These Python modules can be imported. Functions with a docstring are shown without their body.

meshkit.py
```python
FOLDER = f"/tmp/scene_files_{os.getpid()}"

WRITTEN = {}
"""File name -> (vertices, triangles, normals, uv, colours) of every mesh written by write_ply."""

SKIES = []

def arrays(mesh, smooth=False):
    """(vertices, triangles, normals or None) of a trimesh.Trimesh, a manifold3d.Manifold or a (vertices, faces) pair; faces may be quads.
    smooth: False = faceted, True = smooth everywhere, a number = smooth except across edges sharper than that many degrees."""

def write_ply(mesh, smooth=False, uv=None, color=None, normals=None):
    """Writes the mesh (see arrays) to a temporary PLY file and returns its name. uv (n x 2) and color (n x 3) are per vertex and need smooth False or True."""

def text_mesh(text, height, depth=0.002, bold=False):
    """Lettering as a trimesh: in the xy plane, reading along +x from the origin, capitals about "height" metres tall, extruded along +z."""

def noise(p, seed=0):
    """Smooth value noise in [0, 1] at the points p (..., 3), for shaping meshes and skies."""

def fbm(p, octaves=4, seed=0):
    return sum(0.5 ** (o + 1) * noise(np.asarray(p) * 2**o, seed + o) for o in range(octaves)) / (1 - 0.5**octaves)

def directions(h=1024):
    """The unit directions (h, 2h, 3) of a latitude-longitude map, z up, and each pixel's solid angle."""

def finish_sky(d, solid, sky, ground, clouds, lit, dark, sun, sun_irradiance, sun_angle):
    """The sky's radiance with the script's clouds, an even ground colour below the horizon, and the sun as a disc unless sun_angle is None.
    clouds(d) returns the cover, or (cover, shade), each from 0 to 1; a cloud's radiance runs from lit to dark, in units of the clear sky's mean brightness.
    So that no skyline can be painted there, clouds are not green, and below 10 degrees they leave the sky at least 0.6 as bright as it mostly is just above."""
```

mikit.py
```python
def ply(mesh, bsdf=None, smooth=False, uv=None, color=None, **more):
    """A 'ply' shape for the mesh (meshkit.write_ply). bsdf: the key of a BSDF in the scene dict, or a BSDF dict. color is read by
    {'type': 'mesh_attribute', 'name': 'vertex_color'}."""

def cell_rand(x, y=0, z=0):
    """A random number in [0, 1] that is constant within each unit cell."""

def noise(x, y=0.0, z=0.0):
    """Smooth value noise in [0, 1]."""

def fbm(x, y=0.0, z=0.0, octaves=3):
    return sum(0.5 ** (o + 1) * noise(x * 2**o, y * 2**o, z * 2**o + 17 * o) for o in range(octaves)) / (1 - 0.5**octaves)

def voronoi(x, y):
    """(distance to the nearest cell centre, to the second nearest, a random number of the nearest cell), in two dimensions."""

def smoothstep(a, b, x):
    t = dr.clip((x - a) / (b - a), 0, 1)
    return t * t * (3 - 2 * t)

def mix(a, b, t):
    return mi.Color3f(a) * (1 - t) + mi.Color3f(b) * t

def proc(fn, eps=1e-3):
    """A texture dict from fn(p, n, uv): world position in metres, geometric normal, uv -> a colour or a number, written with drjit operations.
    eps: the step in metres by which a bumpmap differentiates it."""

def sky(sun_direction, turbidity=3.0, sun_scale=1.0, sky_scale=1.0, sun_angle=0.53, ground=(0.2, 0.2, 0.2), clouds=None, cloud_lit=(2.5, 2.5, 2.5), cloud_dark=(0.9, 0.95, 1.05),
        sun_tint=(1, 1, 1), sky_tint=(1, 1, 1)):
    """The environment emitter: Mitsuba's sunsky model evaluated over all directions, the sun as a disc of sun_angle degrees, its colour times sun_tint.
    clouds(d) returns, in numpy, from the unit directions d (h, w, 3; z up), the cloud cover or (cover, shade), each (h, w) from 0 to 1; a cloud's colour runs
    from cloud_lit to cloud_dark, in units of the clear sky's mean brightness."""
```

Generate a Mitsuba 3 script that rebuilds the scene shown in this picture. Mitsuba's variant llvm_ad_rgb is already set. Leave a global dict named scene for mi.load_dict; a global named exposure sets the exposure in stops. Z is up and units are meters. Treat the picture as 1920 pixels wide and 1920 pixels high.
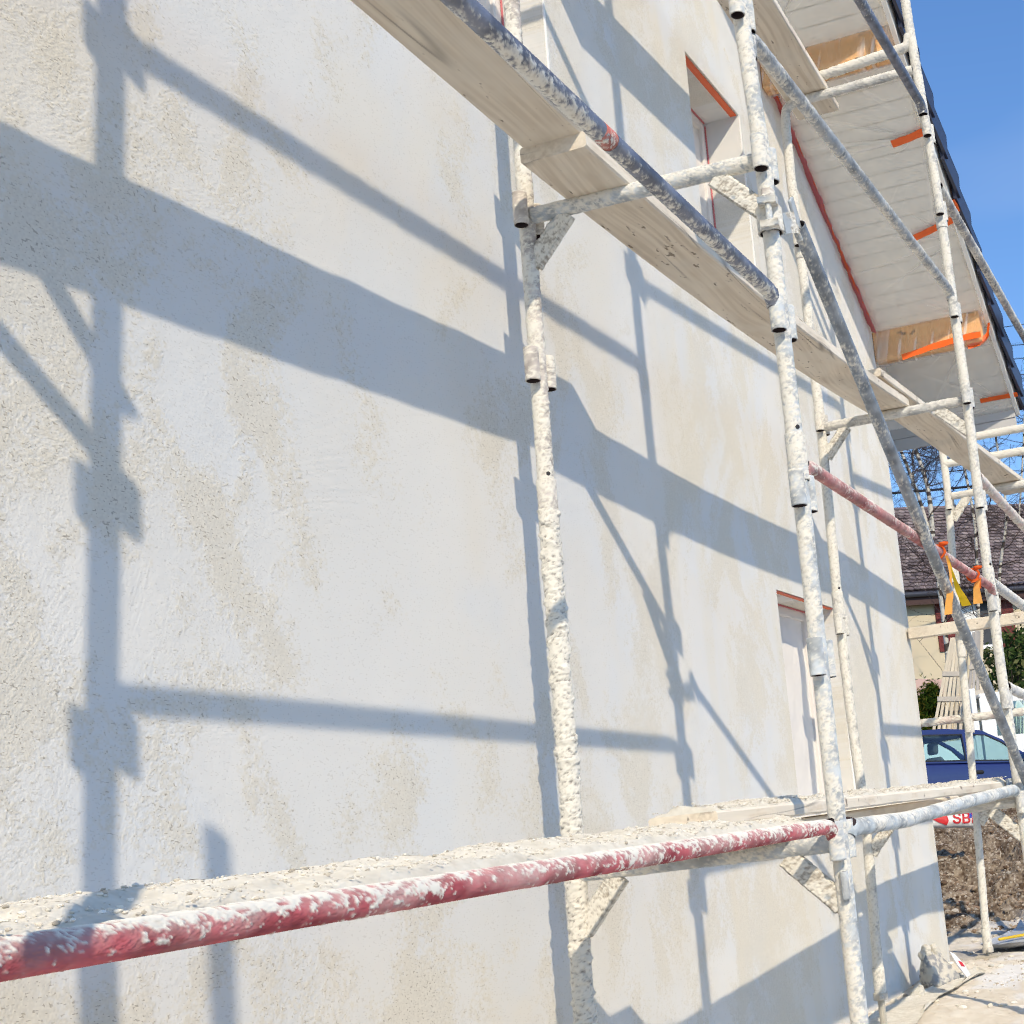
import math, random
import numpy as np, trimesh, drjit as dr, mitsuba as mi, mikit, meshkit
from shapely.geometry import Polygon, box as sbox
from mikit import ply, proc, noise, fbm, voronoi, smoothstep, mix, cell_rand

T = mi.ScalarTransform4f
PI = math.pi
scene, labels = {}, {}
random.seed(7)
rng = np.random.default_rng(11)
ZO = 1.0                                    # coordinates below are written from the lower platform's transom, one metre over the ground

# ------------------------------------------------------------------ camera, sky, exposure
CAM = np.array([-3.65806, -1.05441, 0.10178])
FW = np.array([0.9567685, 0.2351368, 0.1711860])
RT = np.array([0.2566560, -0.9594441, -0.1165966])
UP = np.array([-0.1368273, -0.1554919, 0.9783152])
FPX, PPX, PPY = 2561.63, 1615.0, 1050.0     # of a 1920 x 1920 picture
co = CAM + [0, 0, ZO]
scene['camera'] = {'type': 'perspective', 'fov': math.degrees(2 * math.atan(960 / FPX)), 'fov_axis': 'x', 'near_clip': 0.05, 'far_clip': 5000.0,
                   'principal_point_offset_x': (960 - PPX) / 1920, 'principal_point_offset_y': (960 - PPY) / 1920,
                   'to_world': T().look_at(origin=co.tolist(), target=(co + FW).tolist(), up=UP.tolist())}
SUN = np.array([-1.417, -1.0, 1.156])


def clouds(d):
    n = meshkit.fbm(d * [2.2, 2.2, 7.0] + 4.1, 5, 3)
    c = np.clip((n - 0.52) * 1.6, 0, 1) * 0.28
    return c


scene['sky'] = mikit.sky(SUN.tolist(), turbidity=2.6, clouds=clouds, sky_tint=(0.99, 1.24, 1.57), sun_tint=(0.66, 0.715, 0.80))
exposure = 2.0


def at(u, v, depth):
    """The point at that forward distance that a pixel of the photograph shows."""
    return CAM + depth * (FW + RT * (u - PPX) / FPX - UP * (v - PPY) / FPX)


def on_y(u, v, y):
    d = at(u, v, 1.0) - CAM
    return CAM + d * (y - CAM[1]) / d[1]


# ------------------------------------------------------------------ bookkeeping
def key_of(name):
    k, n = name, 0
    while k in scene or k in labels or k in USED:
        n += 1
        k = f'{name}_{n:03d}'
    USED.add(k)
    return k


USED = set()


def thing(name, label, cat, group=None, kind=None):
    k = key_of(name)
    labels[k] = {'label': label, 'category': cat}
    if group:
        labels[k]['group'] = group
    if kind:
        labels[k]['kind'] = kind
    return k


def shift(mesh):
    if isinstance(mesh, trimesh.Trimesh):
        v, f = np.array(mesh.vertices), np.array(mesh.faces)
    else:
        v, f = np.asarray(mesh[0], float), np.asarray(mesh[1], int)
    return v + [0, 0, ZO], f


def put(key, mesh, mat, smooth=False, uv=None, color=None):
    scene[key] = ply(shift(mesh), mat, smooth=smooth, uv=uv, color=color)
    return key


def part(parent, name, mesh, mat, smooth=False, uv=None, color=None, label=None, kind=None):
    k = key_of(parent + '__' + name)
    put(k, mesh, mat, smooth, uv, color)
    if label or kind:
        labels[k] = {}
        if label:
            labels[k]['label'] = label
        if kind:
            labels[k]['kind'] = kind
    return k


def cat(*ms):
    ms = [m if isinstance(m, trimesh.Trimesh) else trimesh.Trimesh(m[0], m[1], process=False) for m in ms]
    return trimesh.util.concatenate(ms)


def bx(x0, x1, y0, y1, z0, z1, bevel=0.0):
    if bevel <= 0:
        m = trimesh.creation.box(bounds=[[x0, y0, z0], [x1, y1, z1]])
        return m
    b = bevel
    pts = []
    for sx, X in ((1, x0), (-1, x1)):
        for sy, Y in ((1, y0), (-1, y1)):
            for sz, Z in ((1, z0), (-1, z1)):
                pts += [[X + sx * b, Y + sy * b, Z], [X + sx * b, Y, Z + sz * b], [X, Y + sy * b, Z + sz * b]]
    return trimesh.convex.convex_hull(np.array(pts))


def beam(p, q, w, h, up=(0, 0, 1), bevel=0.0):
    """A bar from p to q, w wide across and h high."""
    p, q = np.array(p, float), np.array(q, float)
    d = q - p
    L = np.linalg.norm(d)
    x = d / L
    y = np.cross(up, x)
    y /= np.linalg.norm(y)
    z = np.cross(x, y)
    m = bx(0, L, -w / 2, w / 2, -h / 2, h / 2, bevel)
    m.apply_transform(np.vstack([np.column_stack([x, y, z, p]), [0, 0, 0, 1]]))
    return m


def sstep(a, b, x):
    t = np.clip((x - a) / (b - a), 0, 1)
    return t * t * (3 - 2 * t)


def lerp(a, b, t):
    t = np.asarray(t)[..., None]
    return np.asarray(a) * (1 - t) + np.asarray(b) * t


# ------------------------------------------------------------------ materials
def two(b):
    return {'type': 'twosided', 'b': b}


def rgb(*c):
    return {'type': 'rgb', 'value': list(c)}


def simple(c, rough=0.7, spec=0.4, **k):
    return two({'type': 'principled', 'base_color': rgb(*c), 'roughness': rough, 'specular': spec, **k})


def bump(b, fn, scale=1.0, eps=1e-3):
    return {'type': 'bumpmap', 'b': b, 'tex': proc(fn, eps), 'scale': scale}


def sand_mask(p):
    """Where the trowel left the sandy coat open: ragged smears in two sweep directions, fewer towards the far end."""
    a = p.x - p.y * 0.03
    z = p.z
    w = (fbm(a * 1.3 + 7.0, z * 1.3, 2.0, 2) - 0.5) * 0.9
    u1, v1 = a * 0.42 + z * 0.91 + w, a * 0.91 - z * 0.42 + w * 0.6
    u2, v2 = a * 0.62 - z * 0.78 - w, a * 0.78 + z * 0.62 + w * 0.5
    s1 = fbm(u1 * 2.1, v1 * 7.5, 1.0, 4)
    s2 = fbm(u2 * 2.3, v2 * 6.5, 5.0, 4)
    s0 = fbm(a * 4.4, z * 3.1, 0.5, 5)
    zone = fbm(a * 0.6 + 2.0, z * 0.7, 5.0, 2)
    grain = noise(a * 190.0, z * 220.0, 3.0) * 0.5 + noise(a * 85.0, z * 95.0, 6.0) * 0.5
    big = fbm(a * 1.9 + w, z * 1.5 + 9.0, 2.0, 5)
    v = dr.maximum(s1, s2) * 0.36 + s0 * 0.40 + big * 0.24 + 0.10 * (zone - 0.5) + (grain - 0.5) * 0.16
    return smoothstep(0.500, 0.600, v)


def render_col(p, n, uv):
    a, z = p.x - p.y * 0.03, p.z
    s = sand_mask(p)
    base = mix((0.685, 0.672, 0.638), (0.62, 0.612, 0.582), fbm(a * 1.6, z * 0.9, 9.0, 3))
    base = mix(base, mi.Color3f(0.645, 0.61, 0.535), smoothstep(0.42, 0.74, fbm(a * 2.3 + 11.0, z * 1.3, 4.0, 5)) * 0.70)
    base = mix(base, mi.Color3f(0.615, 0.63, 0.635), smoothstep(0.50, 0.70, fbm(a * 3.0 - 5.0, z * 2.2, 7.0, 4)) * 0.55)
    sand = mix((0.52, 0.475, 0.385), (0.67, 0.62, 0.51), noise(a * 230.0, z * 260.0, p.y * 170.0))
    c = mix(base, sand, s * 0.60)
    streak = smoothstep(0.50, 0.78, fbm(a * 9.0 + 1.0, z * 1.5 + 3.0, 1.0, 4)) * 0.36
    c = mix(c, mi.Color3f(0.645, 0.595, 0.485), streak * smoothstep(0.0, 2.2, a))
    near = smoothstep(5.0, 0.5, a + 1.8)
    pit = smoothstep(0.80, 0.89, noise(a * 165.0 + z * 50.0, z * 330.0, 7.0)) * (0.34 + 0.66 * s) * near
    return mix(c, c * mi.Color3f(0.54, 0.51, 0.47), pit * 0.72)


def render_bump(p, n, uv):
    a, z, y = p.x - p.y * 0.03, p.z, p.y
    s = sand_mask(p)
    fine = noise(a * 260.0, z * 290.0, y * 240.0) * 0.0010 + noise(a * 130.0, z * 150.0, y * 95.0) * 0.0008
    coarse = noise(a * 290.0 + z * 60.0, z * 340.0, y * 290.0) * 0.0015 + noise(a * 140.0, z * 170.0, y * 140.0) * 0.0009
    w = (fbm(a * 1.1 + 3.0, z * 1.1, 6.0, 2) - 0.5) * 1.3
    arcs = noise((a * 0.5 + z * 0.87 + w) * 9.0, (a * 0.87 - z * 0.5 + w) * 95.0, 2.0) * smoothstep(0.45, 0.7, fbm(a * 2.0, z * 2.0, 3.0, 2)) * 0.00055
    trowel = fbm(a * 9.0 + z * 3.0, z * 7.0, y * 5.0, 3) * 0.0055
    return fine * (1 - s) + (coarse - 0.0014) * s + trowel + arcs


def coat_bump(p, n, uv):
    return noise(p.x * 420.0, p.y * 420.0, p.z * 420.0) * 0.0014 + noise(p.x * 190.0, p.y * 190.0, p.z * 190.0) * 0.0018


def wood(ax, dark, light, stain):
    def col(p, n, uv):
        a, b, c = (p.x, p.y, p.z) if ax == 0 else (p.y, p.x, p.z)
        wob = fbm(a * 1.3, b * 5.0, c * 5.0, 2) * 1.6
        g = fbm(a * 2.2 + 5.0, b * 75.0 + wob * 6.0, c * 75.0, 3)
        k = mix(dark, light, smoothstep(0.25, 0.75, g))
        blot = smoothstep(0.42, 0.66, fbm(a * 5.0 + 9.0, b * 9.0, c * 9.0, 4))
        side = dr.maximum(0, n.z) * 1.0 + dr.maximum(0, -n.y) * 0.55 if ax == 0 else 0.0
        k = mix(k, stain, dr.clip(blot * 0.55 + side * smoothstep(0.25, 0.5, fbm(a * 14.0, b * 30.0 + c * 30.0, 4.0, 3)) * 1.1, 0, 1))
        ck = smoothstep(0.035, 0.0, dr.abs(noise(a * 0.9, b * 26.0 + wob, c * 26.0 + 3.0) - 0.5)) * smoothstep(0.52, 0.66, fbm(a * 1.7 + 4.0, b * 8.0, c * 8.0, 2))
        k = mix(k, k * 0.45, ck * 0.8)
        kn = smoothstep(0.72, 0.86, noise(a * 16.0 + 3.0, b * 60.0, c * 20.0 + 2.0) * 0.6 + 0.4 * noise(a * 60.0, b * 150.0, c * 60.0))
        k = mix(k, k * 0.74, smoothstep(0.5, 0.75, fbm(a * 2.5 + 20.0, b * 6.0, c * 6.0, 4)) * 0.6)
        return mix(k, mi.Color3f(0.13, 0.09, 0.06), kn * 0.75)

    def bmp(p, n, uv):
        a, b, c = (p.x, p.y, p.z) if ax == 0 else (p.y, p.x, p.z)
        return fbm(a * 3.0, b * 90.0, c * 90.0, 2) * 0.002 + noise(a * 120.0, b * 120.0, c * 120.0) * 0.0008
    return bump(two({'type': 'principled', 'base_color': proc(col), 'roughness': 0.8, 'specular': 0.25}), bmp)


def soil_col(p, n, uv):
    x, y, z = p.x, p.y, p.z
    big = fbm(x * 1.1, y * 1.6, 0.0, 4)
    fine = fbm(x * 9.0, y * 14.0, z * 9.0, 4)
    sand = mix((0.54, 0.475, 0.38), (0.70, 0.65, 0.56), fine)
    sand = mix(sand, mi.Color3f(0.66, 0.66, 0.66), smoothstep(0.50, 0.64, fbm(x * 1.7 + 5.0, y * 2.6, 3.0, 4)) * 0.8)
    dirt = mix((0.085, 0.055, 0.035), (0.33, 0.265, 0.195), smoothstep(0.28, 0.74, fine * 0.6 + 0.4 * noise(x * 38.0, y * 55.0, z * 38.0)))
    dirt = mix(dirt, mi.Color3f(0.47, 0.42, 0.35), smoothstep(0.68, 0.80, noise(x * 46.0, y * 70.0, z * 46.0)) * 0.8)
    far = smoothstep(16.0, 24.0, x)
    grass = mix((0.10, 0.12, 0.045), (0.24, 0.21, 0.12), fbm(x * 1.5, y * 1.5, 0.0, 4))
    wet = mix((0.22, 0.21, 0.21), (0.36, 0.34, 0.32), fine)
    sand = mix(sand, wet, smoothstep(0.44, 0.60, fbm(x * 2.2 + 3.0, y * 3.1, 9.0, 4)) * smoothstep(4.9, 5.8, x) * 0.85)
    c = mix(sand, dirt, smoothstep(6.0, 7.3, x + (big - 0.5) * 2.5))
    return mix(c, grass, far)


def soil_bump(p, n, uv):
    return fbm(p.x * 22.0, p.y * 22.0, 0.0, 4) * 0.03 + noise(p.x * 75.0, p.y * 75.0, 1.0) * 0.009


def bark_col(p, n, uv):
    m = smoothstep(0.56, 0.64, noise(p.x * 5.0, p.y * 5.0, p.z * 11.0)) + smoothstep(0.70, 0.78, noise(p.x * 9.0, p.y * 9.0, p.z * 30.0)) * 0.6
    return mix((0.62, 0.58, 0.50), (0.085, 0.07, 0.06), dr.minimum(m, 1.0))


def old_tile_col(p, n, uv):
    k = cell_rand(p.x * 5.0, p.y * 5.0, p.z * 6.0)
    return mix(mix((0.125, 0.09, 0.10), (0.25, 0.185, 0.20), k), mi.Color3f(0.24, 0.21, 0.20), smoothstep(0.5, 0.8, fbm(p.x * 2, p.y * 2, p.z * 3, 3)) * 0.6)


def white_coat_col(p, n, uv):
    g = fbm(p.x * 45.0, p.y * 45.0, p.z * 45.0, 3)
    return mix((0.50, 0.46, 0.38), (0.72, 0.69, 0.61), g)


def creases(p):
    """Long straight pulls in the film, fanning from the places where it is taped."""
    out = mi.Float(0)
    for cx, cy, k in ((4.05, 0.16, 1.0), (5.40, 0.20, 2.0), (3.3, 0.80, 3.0), (4.75, 0.12, 4.0), (6.1, 0.1, 5.0)):
        dx, dy = (p.x - cx) * 1.15, p.y - cy
        r = dr.sqrt(dx * dx + dy * dy) + 1e-3
        th = dr.atan2(dy, dx)
        ray = smoothstep(0.74, 0.97, noise(th * 13.0 + k * 17.0, r * 0.9, k)) * smoothstep(0.95, 0.12, r)
        out = dr.maximum(out, ray * smoothstep(0.03, 0.12, r))
    return out


def film_w(p, n, uv):
    return 0.05 + 0.18 * fbm(p.x * 3.0 + p.z * 2.0, p.y * 4.0, p.z * 3.0, 3) + 0.45 * creases(p)


def wrap_w(p, n, uv):
    pull = smoothstep(0.70, 0.92, noise(p.y * 34.0 + p.z * 8.0, p.z * 5.0 + p.x * 4.0, 4.0))
    return 0.03 + 0.08 * fbm(p.x * 5.0, p.y * 6.0, p.z * 6.0, 3) + 0.42 * pull


def film_bump(p, n, uv):
    return creases(p) * 0.02 + fbm(p.x * 6.0, p.y * 6.0, p.z * 6.0, 3) * 0.02


def wrap_bump(p, n, uv):
    return fbm(p.y * 30.0 + p.z * 7.0, p.z * 6.0 + p.x * 5.0, 4.0, 3) * 0.03


vc = {'type': 'mesh_attribute', 'name': 'vertex_color'}
M = {
    'render': bump(two({'type': 'principled', 'base_color': proc(render_col), 'roughness': 0.92, 'specular': 0.15}), render_bump, eps=8e-4),
    'coated': bump(two({'type': 'principled', 'base_color': vc, 'roughness': 0.8, 'specular': 0.25}), coat_bump, eps=6e-4),
    'steel': bump(two({'type': 'principled', 'base_color': vc, 'roughness': 0.42, 'metallic': 0.25, 'specular': 0.5}), coat_bump, scale=0.45, eps=6e-4),
    'vcol': two({'type': 'principled', 'base_color': vc, 'roughness': 0.8, 'specular': 0.25}),
    'plank_wood': wood(0, (0.58, 0.495, 0.385), (0.72, 0.635, 0.515), (0.70, 0.635, 0.53)),
    'fresh_wood': wood(1, (0.74, 0.37, 0.13), (0.88, 0.52, 0.22), (0.84, 0.48, 0.20)),
    'soil': bump(two({'type': 'principled', 'base_color': proc(soil_col), 'roughness': 0.95, 'specular': 0.1}), soil_bump, eps=3e-3),
    'bark': two({'type': 'diffuse', 'reflectance': proc(bark_col)}),
    'old_tile': two({'type': 'principled', 'base_color': proc(old_tile_col), 'roughness': 0.85, 'specular': 0.2}),
    'white_coat': bump(two({'type': 'principled', 'base_color': proc(white_coat_col), 'roughness': 0.95, 'specular': 0.1}), coat_bump, scale=1.6),
    'film': {'type': 'blendbsdf', 'weight': proc(film_w), 'a': {'type': 'thindielectric', 'int_ior': 1.28},
             'b': bump(two({'type': 'principled', 'base_color': rgb(0.90, 0.88, 0.82), 'roughness': 0.28, 'specular': 0.6}), film_bump)},
    'film_wrap': {'type': 'blendbsdf', 'weight': proc(wrap_w), 'a': {'type': 'thindielectric', 'int_ior': 1.35},
                  'b': bump(two({'type': 'principled', 'base_color': rgb(0.82, 0.80, 0.77), 'roughness': 0.22, 'specular': 0.7}), wrap_bump)},
    'soffit_white': simple((0.88, 0.85, 0.78), 0.5),
    'board_grey': simple((0.50, 0.49, 0.48), 0.6),
    'slate_tile': simple((0.030, 0.034, 0.060), 0.38, 0.5),
    'tape_orange': two({'type': 'principled', 'base_color': rgb(0.85, 0.13, 0.015), 'roughness': 0.35, 'specular': 0.5}),
    'tape_red': two({'type': 'principled', 'base_color': rgb(0.62, 0.12, 0.10), 'roughness': 0.5, 'specular': 0.4}),
    'splash_film': bump(simple((0.72, 0.69, 0.65), 0.7), coat_bump, scale=1.3),
    'tape_joint': simple((0.72, 0.13, 0.04), 0.45),
    'tape_faded': simple((0.55, 0.16, 0.17), 0.6),
    'mask_white': simple((0.68, 0.64, 0.60), 0.6),
    'ribbon': {'type': 'principledthin', 'base_color': rgb(0.92, 0.46, 0.12), 'roughness': 0.6, 'diff_trans': 0.9},
    'ribbon_yellow': {'type': 'principledthin', 'base_color': rgb(0.92, 0.62, 0.04), 'roughness': 0.6, 'diff_trans': 0.9},
    'ribbon_red': {'type': 'principledthin', 'base_color': rgb(0.80, 0.16, 0.04), 'roughness': 0.6, 'diff_trans': 0.7},
    'car_blue': two({'type': 'principled', 'base_color': rgb(0.013, 0.024, 0.125), 'roughness': 0.22, 'specular': 0.6, 'clearcoat': 1.0, 'clearcoat_gloss': 0.95}),
    'black': simple((0.015, 0.015, 0.017), 0.55),
    'dark_trim': simple((0.03, 0.03, 0.045), 0.4),
    'glass': {'type': 'thindielectric', 'int_ior': 1.5, 'specular_transmittance': rgb(0.72, 0.90, 0.90)},
    'clear_glass': {'type': 'thindielectric', 'int_ior': 1.5},
    'seat': simple((0.10, 0.105, 0.115), 0.85),
    'chrome': simple((0.6, 0.6, 0.62), 0.25, 0.5, metallic=0.9),
    'truck_white': two({'type': 'principled', 'base_color': rgb(0.78, 0.78, 0.76), 'roughness': 0.3, 'specular': 0.5, 'clearcoat': 0.6}),
    'lamp_red': simple((0.45, 0.02, 0.02), 0.2),
    'lamp_clear': simple((0.75, 0.76, 0.78), 0.15),
    'slat_wood': two({'type': 'principled', 'base_color': vc, 'roughness': 0.85, 'specular': 0.2}),
    'neighbour_wall': two({'type': 'principled', 'base_color': rgb(0.60, 0.515, 0.37), 'roughness': 0.9, 'specular': 0.1}),
    'shutter_red': simple((0.15, 0.025, 0.022), 0.6),
    'fascia_brown': simple((0.055, 0.025, 0.022), 0.6),
    'gutter_dark': simple((0.05, 0.055, 0.075), 0.4),
    'window_white': simple((0.75, 0.75, 0.74), 0.5),
    'dark_room': simple((0.05, 0.055, 0.065), 0.6),
    'twig': two({'type': 'diffuse', 'reflectance': rgb(0.075, 0.055, 0.05)}),
    'leaf': {'type': 'principledthin', 'base_color': vc, 'roughness': 0.5, 'diff_trans': 0.7},
    'stone': two({'type': 'principled', 'base_color': vc, 'roughness': 0.9, 'specular': 0.15}),
    'wire': simple((0.015, 0.016, 0.022), 0.5),
    'sack_white': simple((0.78, 0.77, 0.76), 0.45),
    'print_red': simple((0.62, 0.03, 0.035), 0.5),
    'print_blue': simple((0.03, 0.07, 0.42), 0.5),
    'sheet': two({'type': 'principled', 'base_color': rgb(0.40, 0.41, 0.42), 'roughness': 0.35, 'specular': 0.5}),
    'pink_wall': simple((0.60, 0.42, 0.36), 0.9),
    'cable_yellow': simple((0.62, 0.42, 0.03), 0.45),
    'arris_white': simple((0.80, 0.79, 0.76), 0.6),
}
for k, b in M.items():
    scene['mat_' + k] = b
M = {k: 'mat_' + k for k in M}


# ------------------------------------------------------------------ tubes with splashed mortar
STEEL, DARK, RED, PINK = (0.385, 0.425, 0.455), (0.115, 0.13, 0.175), (0.37, 0.072, 0.085), (0.36, 0.10, 0.11)
MORTAR, MORTAR2 = (0.73, 0.70, 0.62), (0.50, 0.445, 0.36)


def resample(pts, ds):
    pts = np.array(pts, float)
    seg = np.linalg.norm(np.diff(pts, axis=0), axis=1)
    s = np.r_[0, np.cumsum(seg)]
    n = max(2, int(s[-1] / ds) + 1)
    t = np.linspace(0, s[-1], n)
    P = np.column_stack([np.interp(t, s, pts[:, k]) for k in range(3)])
    if len(pts) > 2:                                            # round the bends a little
        k = max(1, int(0.02 / ds))
        for _ in range(2):
            Q = P.copy()
            for i in range(1, len(P) - 1):
                a, b = max(0, i - k), min(len(P), i + k + 1)
                r = min(i - a, b - 1 - i)
                Q[i] = P[i - r:i + r + 1].mean(0)
            P = Q
    return P


def tube(pts, r=0.0242, ds=0.006, n=None, coat=0.5, amp=0.0035, seed=0, base=STEEL, face=(0, 0, 0), hollow=True, dust=0.3, edge=.085, lumps=1.0):
    """A tube along pts; mortar sits where noise (and the side called face) puts it. Returns (mesh, colours)."""
    n = n or (46 if ds < .0045 else 34 if ds < .0075 else 20)
    P = resample(pts, ds)
    tg = np.gradient(P, axis=0)
    tg /= np.linalg.norm(tg, axis=1, keepdims=True)
    N = np.empty_like(P)
    a = np.cross(tg[0], [0.31, 0.2, 0.93] if abs(tg[0][2]) < 0.8 else [1, 0.2, 0])
    N[0] = a / np.linalg.norm(a)
    for i in range(1, len(P)):
        v = N[i - 1] - tg[i] * (N[i - 1] @ tg[i])
        N[i] = v / np.linalg.norm(v)
    B = np.cross(tg, N)
    th = np.arange(n) * 2 * PI / n
    nor = N[:, None] * np.cos(th)[None, :, None] + B[:, None] * np.sin(th)[None, :, None]
    q = P[:, None] + nor * r
    o = np.array([seed * 3.7, seed * 1.9, seed * 7.3])
    m0 = meshkit.fbm(q * 9 + o, 3, seed)
    m1 = meshkit.fbm(q * 95 + o, 3, seed + 5)
    g1 = meshkit.noise(q * 130 + o, seed + 9)
    g2 = meshkit.noise(q * 260 + o, seed + 10)
    th_ = 0.78 - 0.56 * coat
    th_ = 0.72 - 0.44 * coat
    mask = sstep(th_ - edge, th_ + edge, m0 * 0.36 + m1 * 0.46 + g2 * 0.18 + nor @ np.array(face) * 0.10)
    disp = mask * amp * (0.25 + 0.75 * g1 + 0.75 * g2 + 0.9 * lumps * sstep(0.50, 0.78, meshkit.fbm(q * 34 + o + 9, 3, seed + 3)))
    rad = r + disp
    var = meshkit.fbm(q * 26 + o + 3, 4, seed + 7)
    bc = lerp(np.array(base) * 0.72, np.minimum(np.array(base) * 1.35 + 0.03, 1), sstep(0.25, 0.75, var))
    film_ = dust * np.clip(0.25 + 1.1 * (meshkit.fbm(q * [19, 19, 19] + o + 5, 4, seed + 15) - .35) * 2 + nor @ np.array(face) * 0.5, 0, 1) * (0.65 + 0.7 * g2)
    bc = lerp(bc, np.array((0.66, 0.62, 0.55)), np.clip(film_, 0, 0.9))
    mc = lerp((0.20, 0.175, 0.15) if lumps > 1.2 else MORTAR2, MORTAR, sstep(0.20, 0.52, 0.42 * g1 + 0.33 * g2 + 0.25 * m1))
    col = lerp(bc, bc * 0 + mc, mask) if True else bc
    V = (P[:, None] + nor * rad[..., None])
    K = len(P)
    rings, cols = [V[i] for i in range(K)], [col[i] for i in range(K)]
    if hollow:
        d = min(0.05, 0.4 * ds * K)
        ri = r - 0.0042
        dk = np.tile((0.05, 0.035, 0.035), (n, 1))
        def inner(i, back):
            return P[i] + tg[i] * back + nor[i] * ri
        rings = [inner(0, d), inner(0, 0.0)] + rings + [inner(-1, 0.0), inner(-1, -d)]
        cols = [dk, dk] + cols + [dk, dk]
        endp = [P[0] + tg[0] * d, P[-1] - tg[-1] * d]
    else:
        endp = [P[0], P[-1]]
    R = len(rings)
    V, C = np.vstack(rings + [np.array(endp)]), np.vstack(cols + [cols[0][:1], cols[-1][:1]])
    i = np.arange(n)
    F = []
    for k in range(R - 1):
        a, b = k * n + i, k * n + (i + 1) % n
        F.append(np.column_stack([a, b, b + n]))
        F.append(np.column_stack([a, b + n, a + n]))
    F.append(np.column_stack([np.full(n, R * n), (i + 1) % n, i]))
    F.append(np.column_stack([np.full(n, R * n + 1), (R - 1) * n + i, (R - 1) * n + (i + 1) % n]))
    return (V, np.vstack(F)), np.clip(C, 0, 1)


def join(*mcs):
    Vs, Fs, Cs, n = [], [], [], 0
    for (v, f), c in mcs:
        Vs.append(v); Fs.append(np.asarray(f) + n); Cs.append(c); n += len(v)
    return (np.vstack(Vs), np.vstack(Fs)), np.vstack(Cs)


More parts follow.
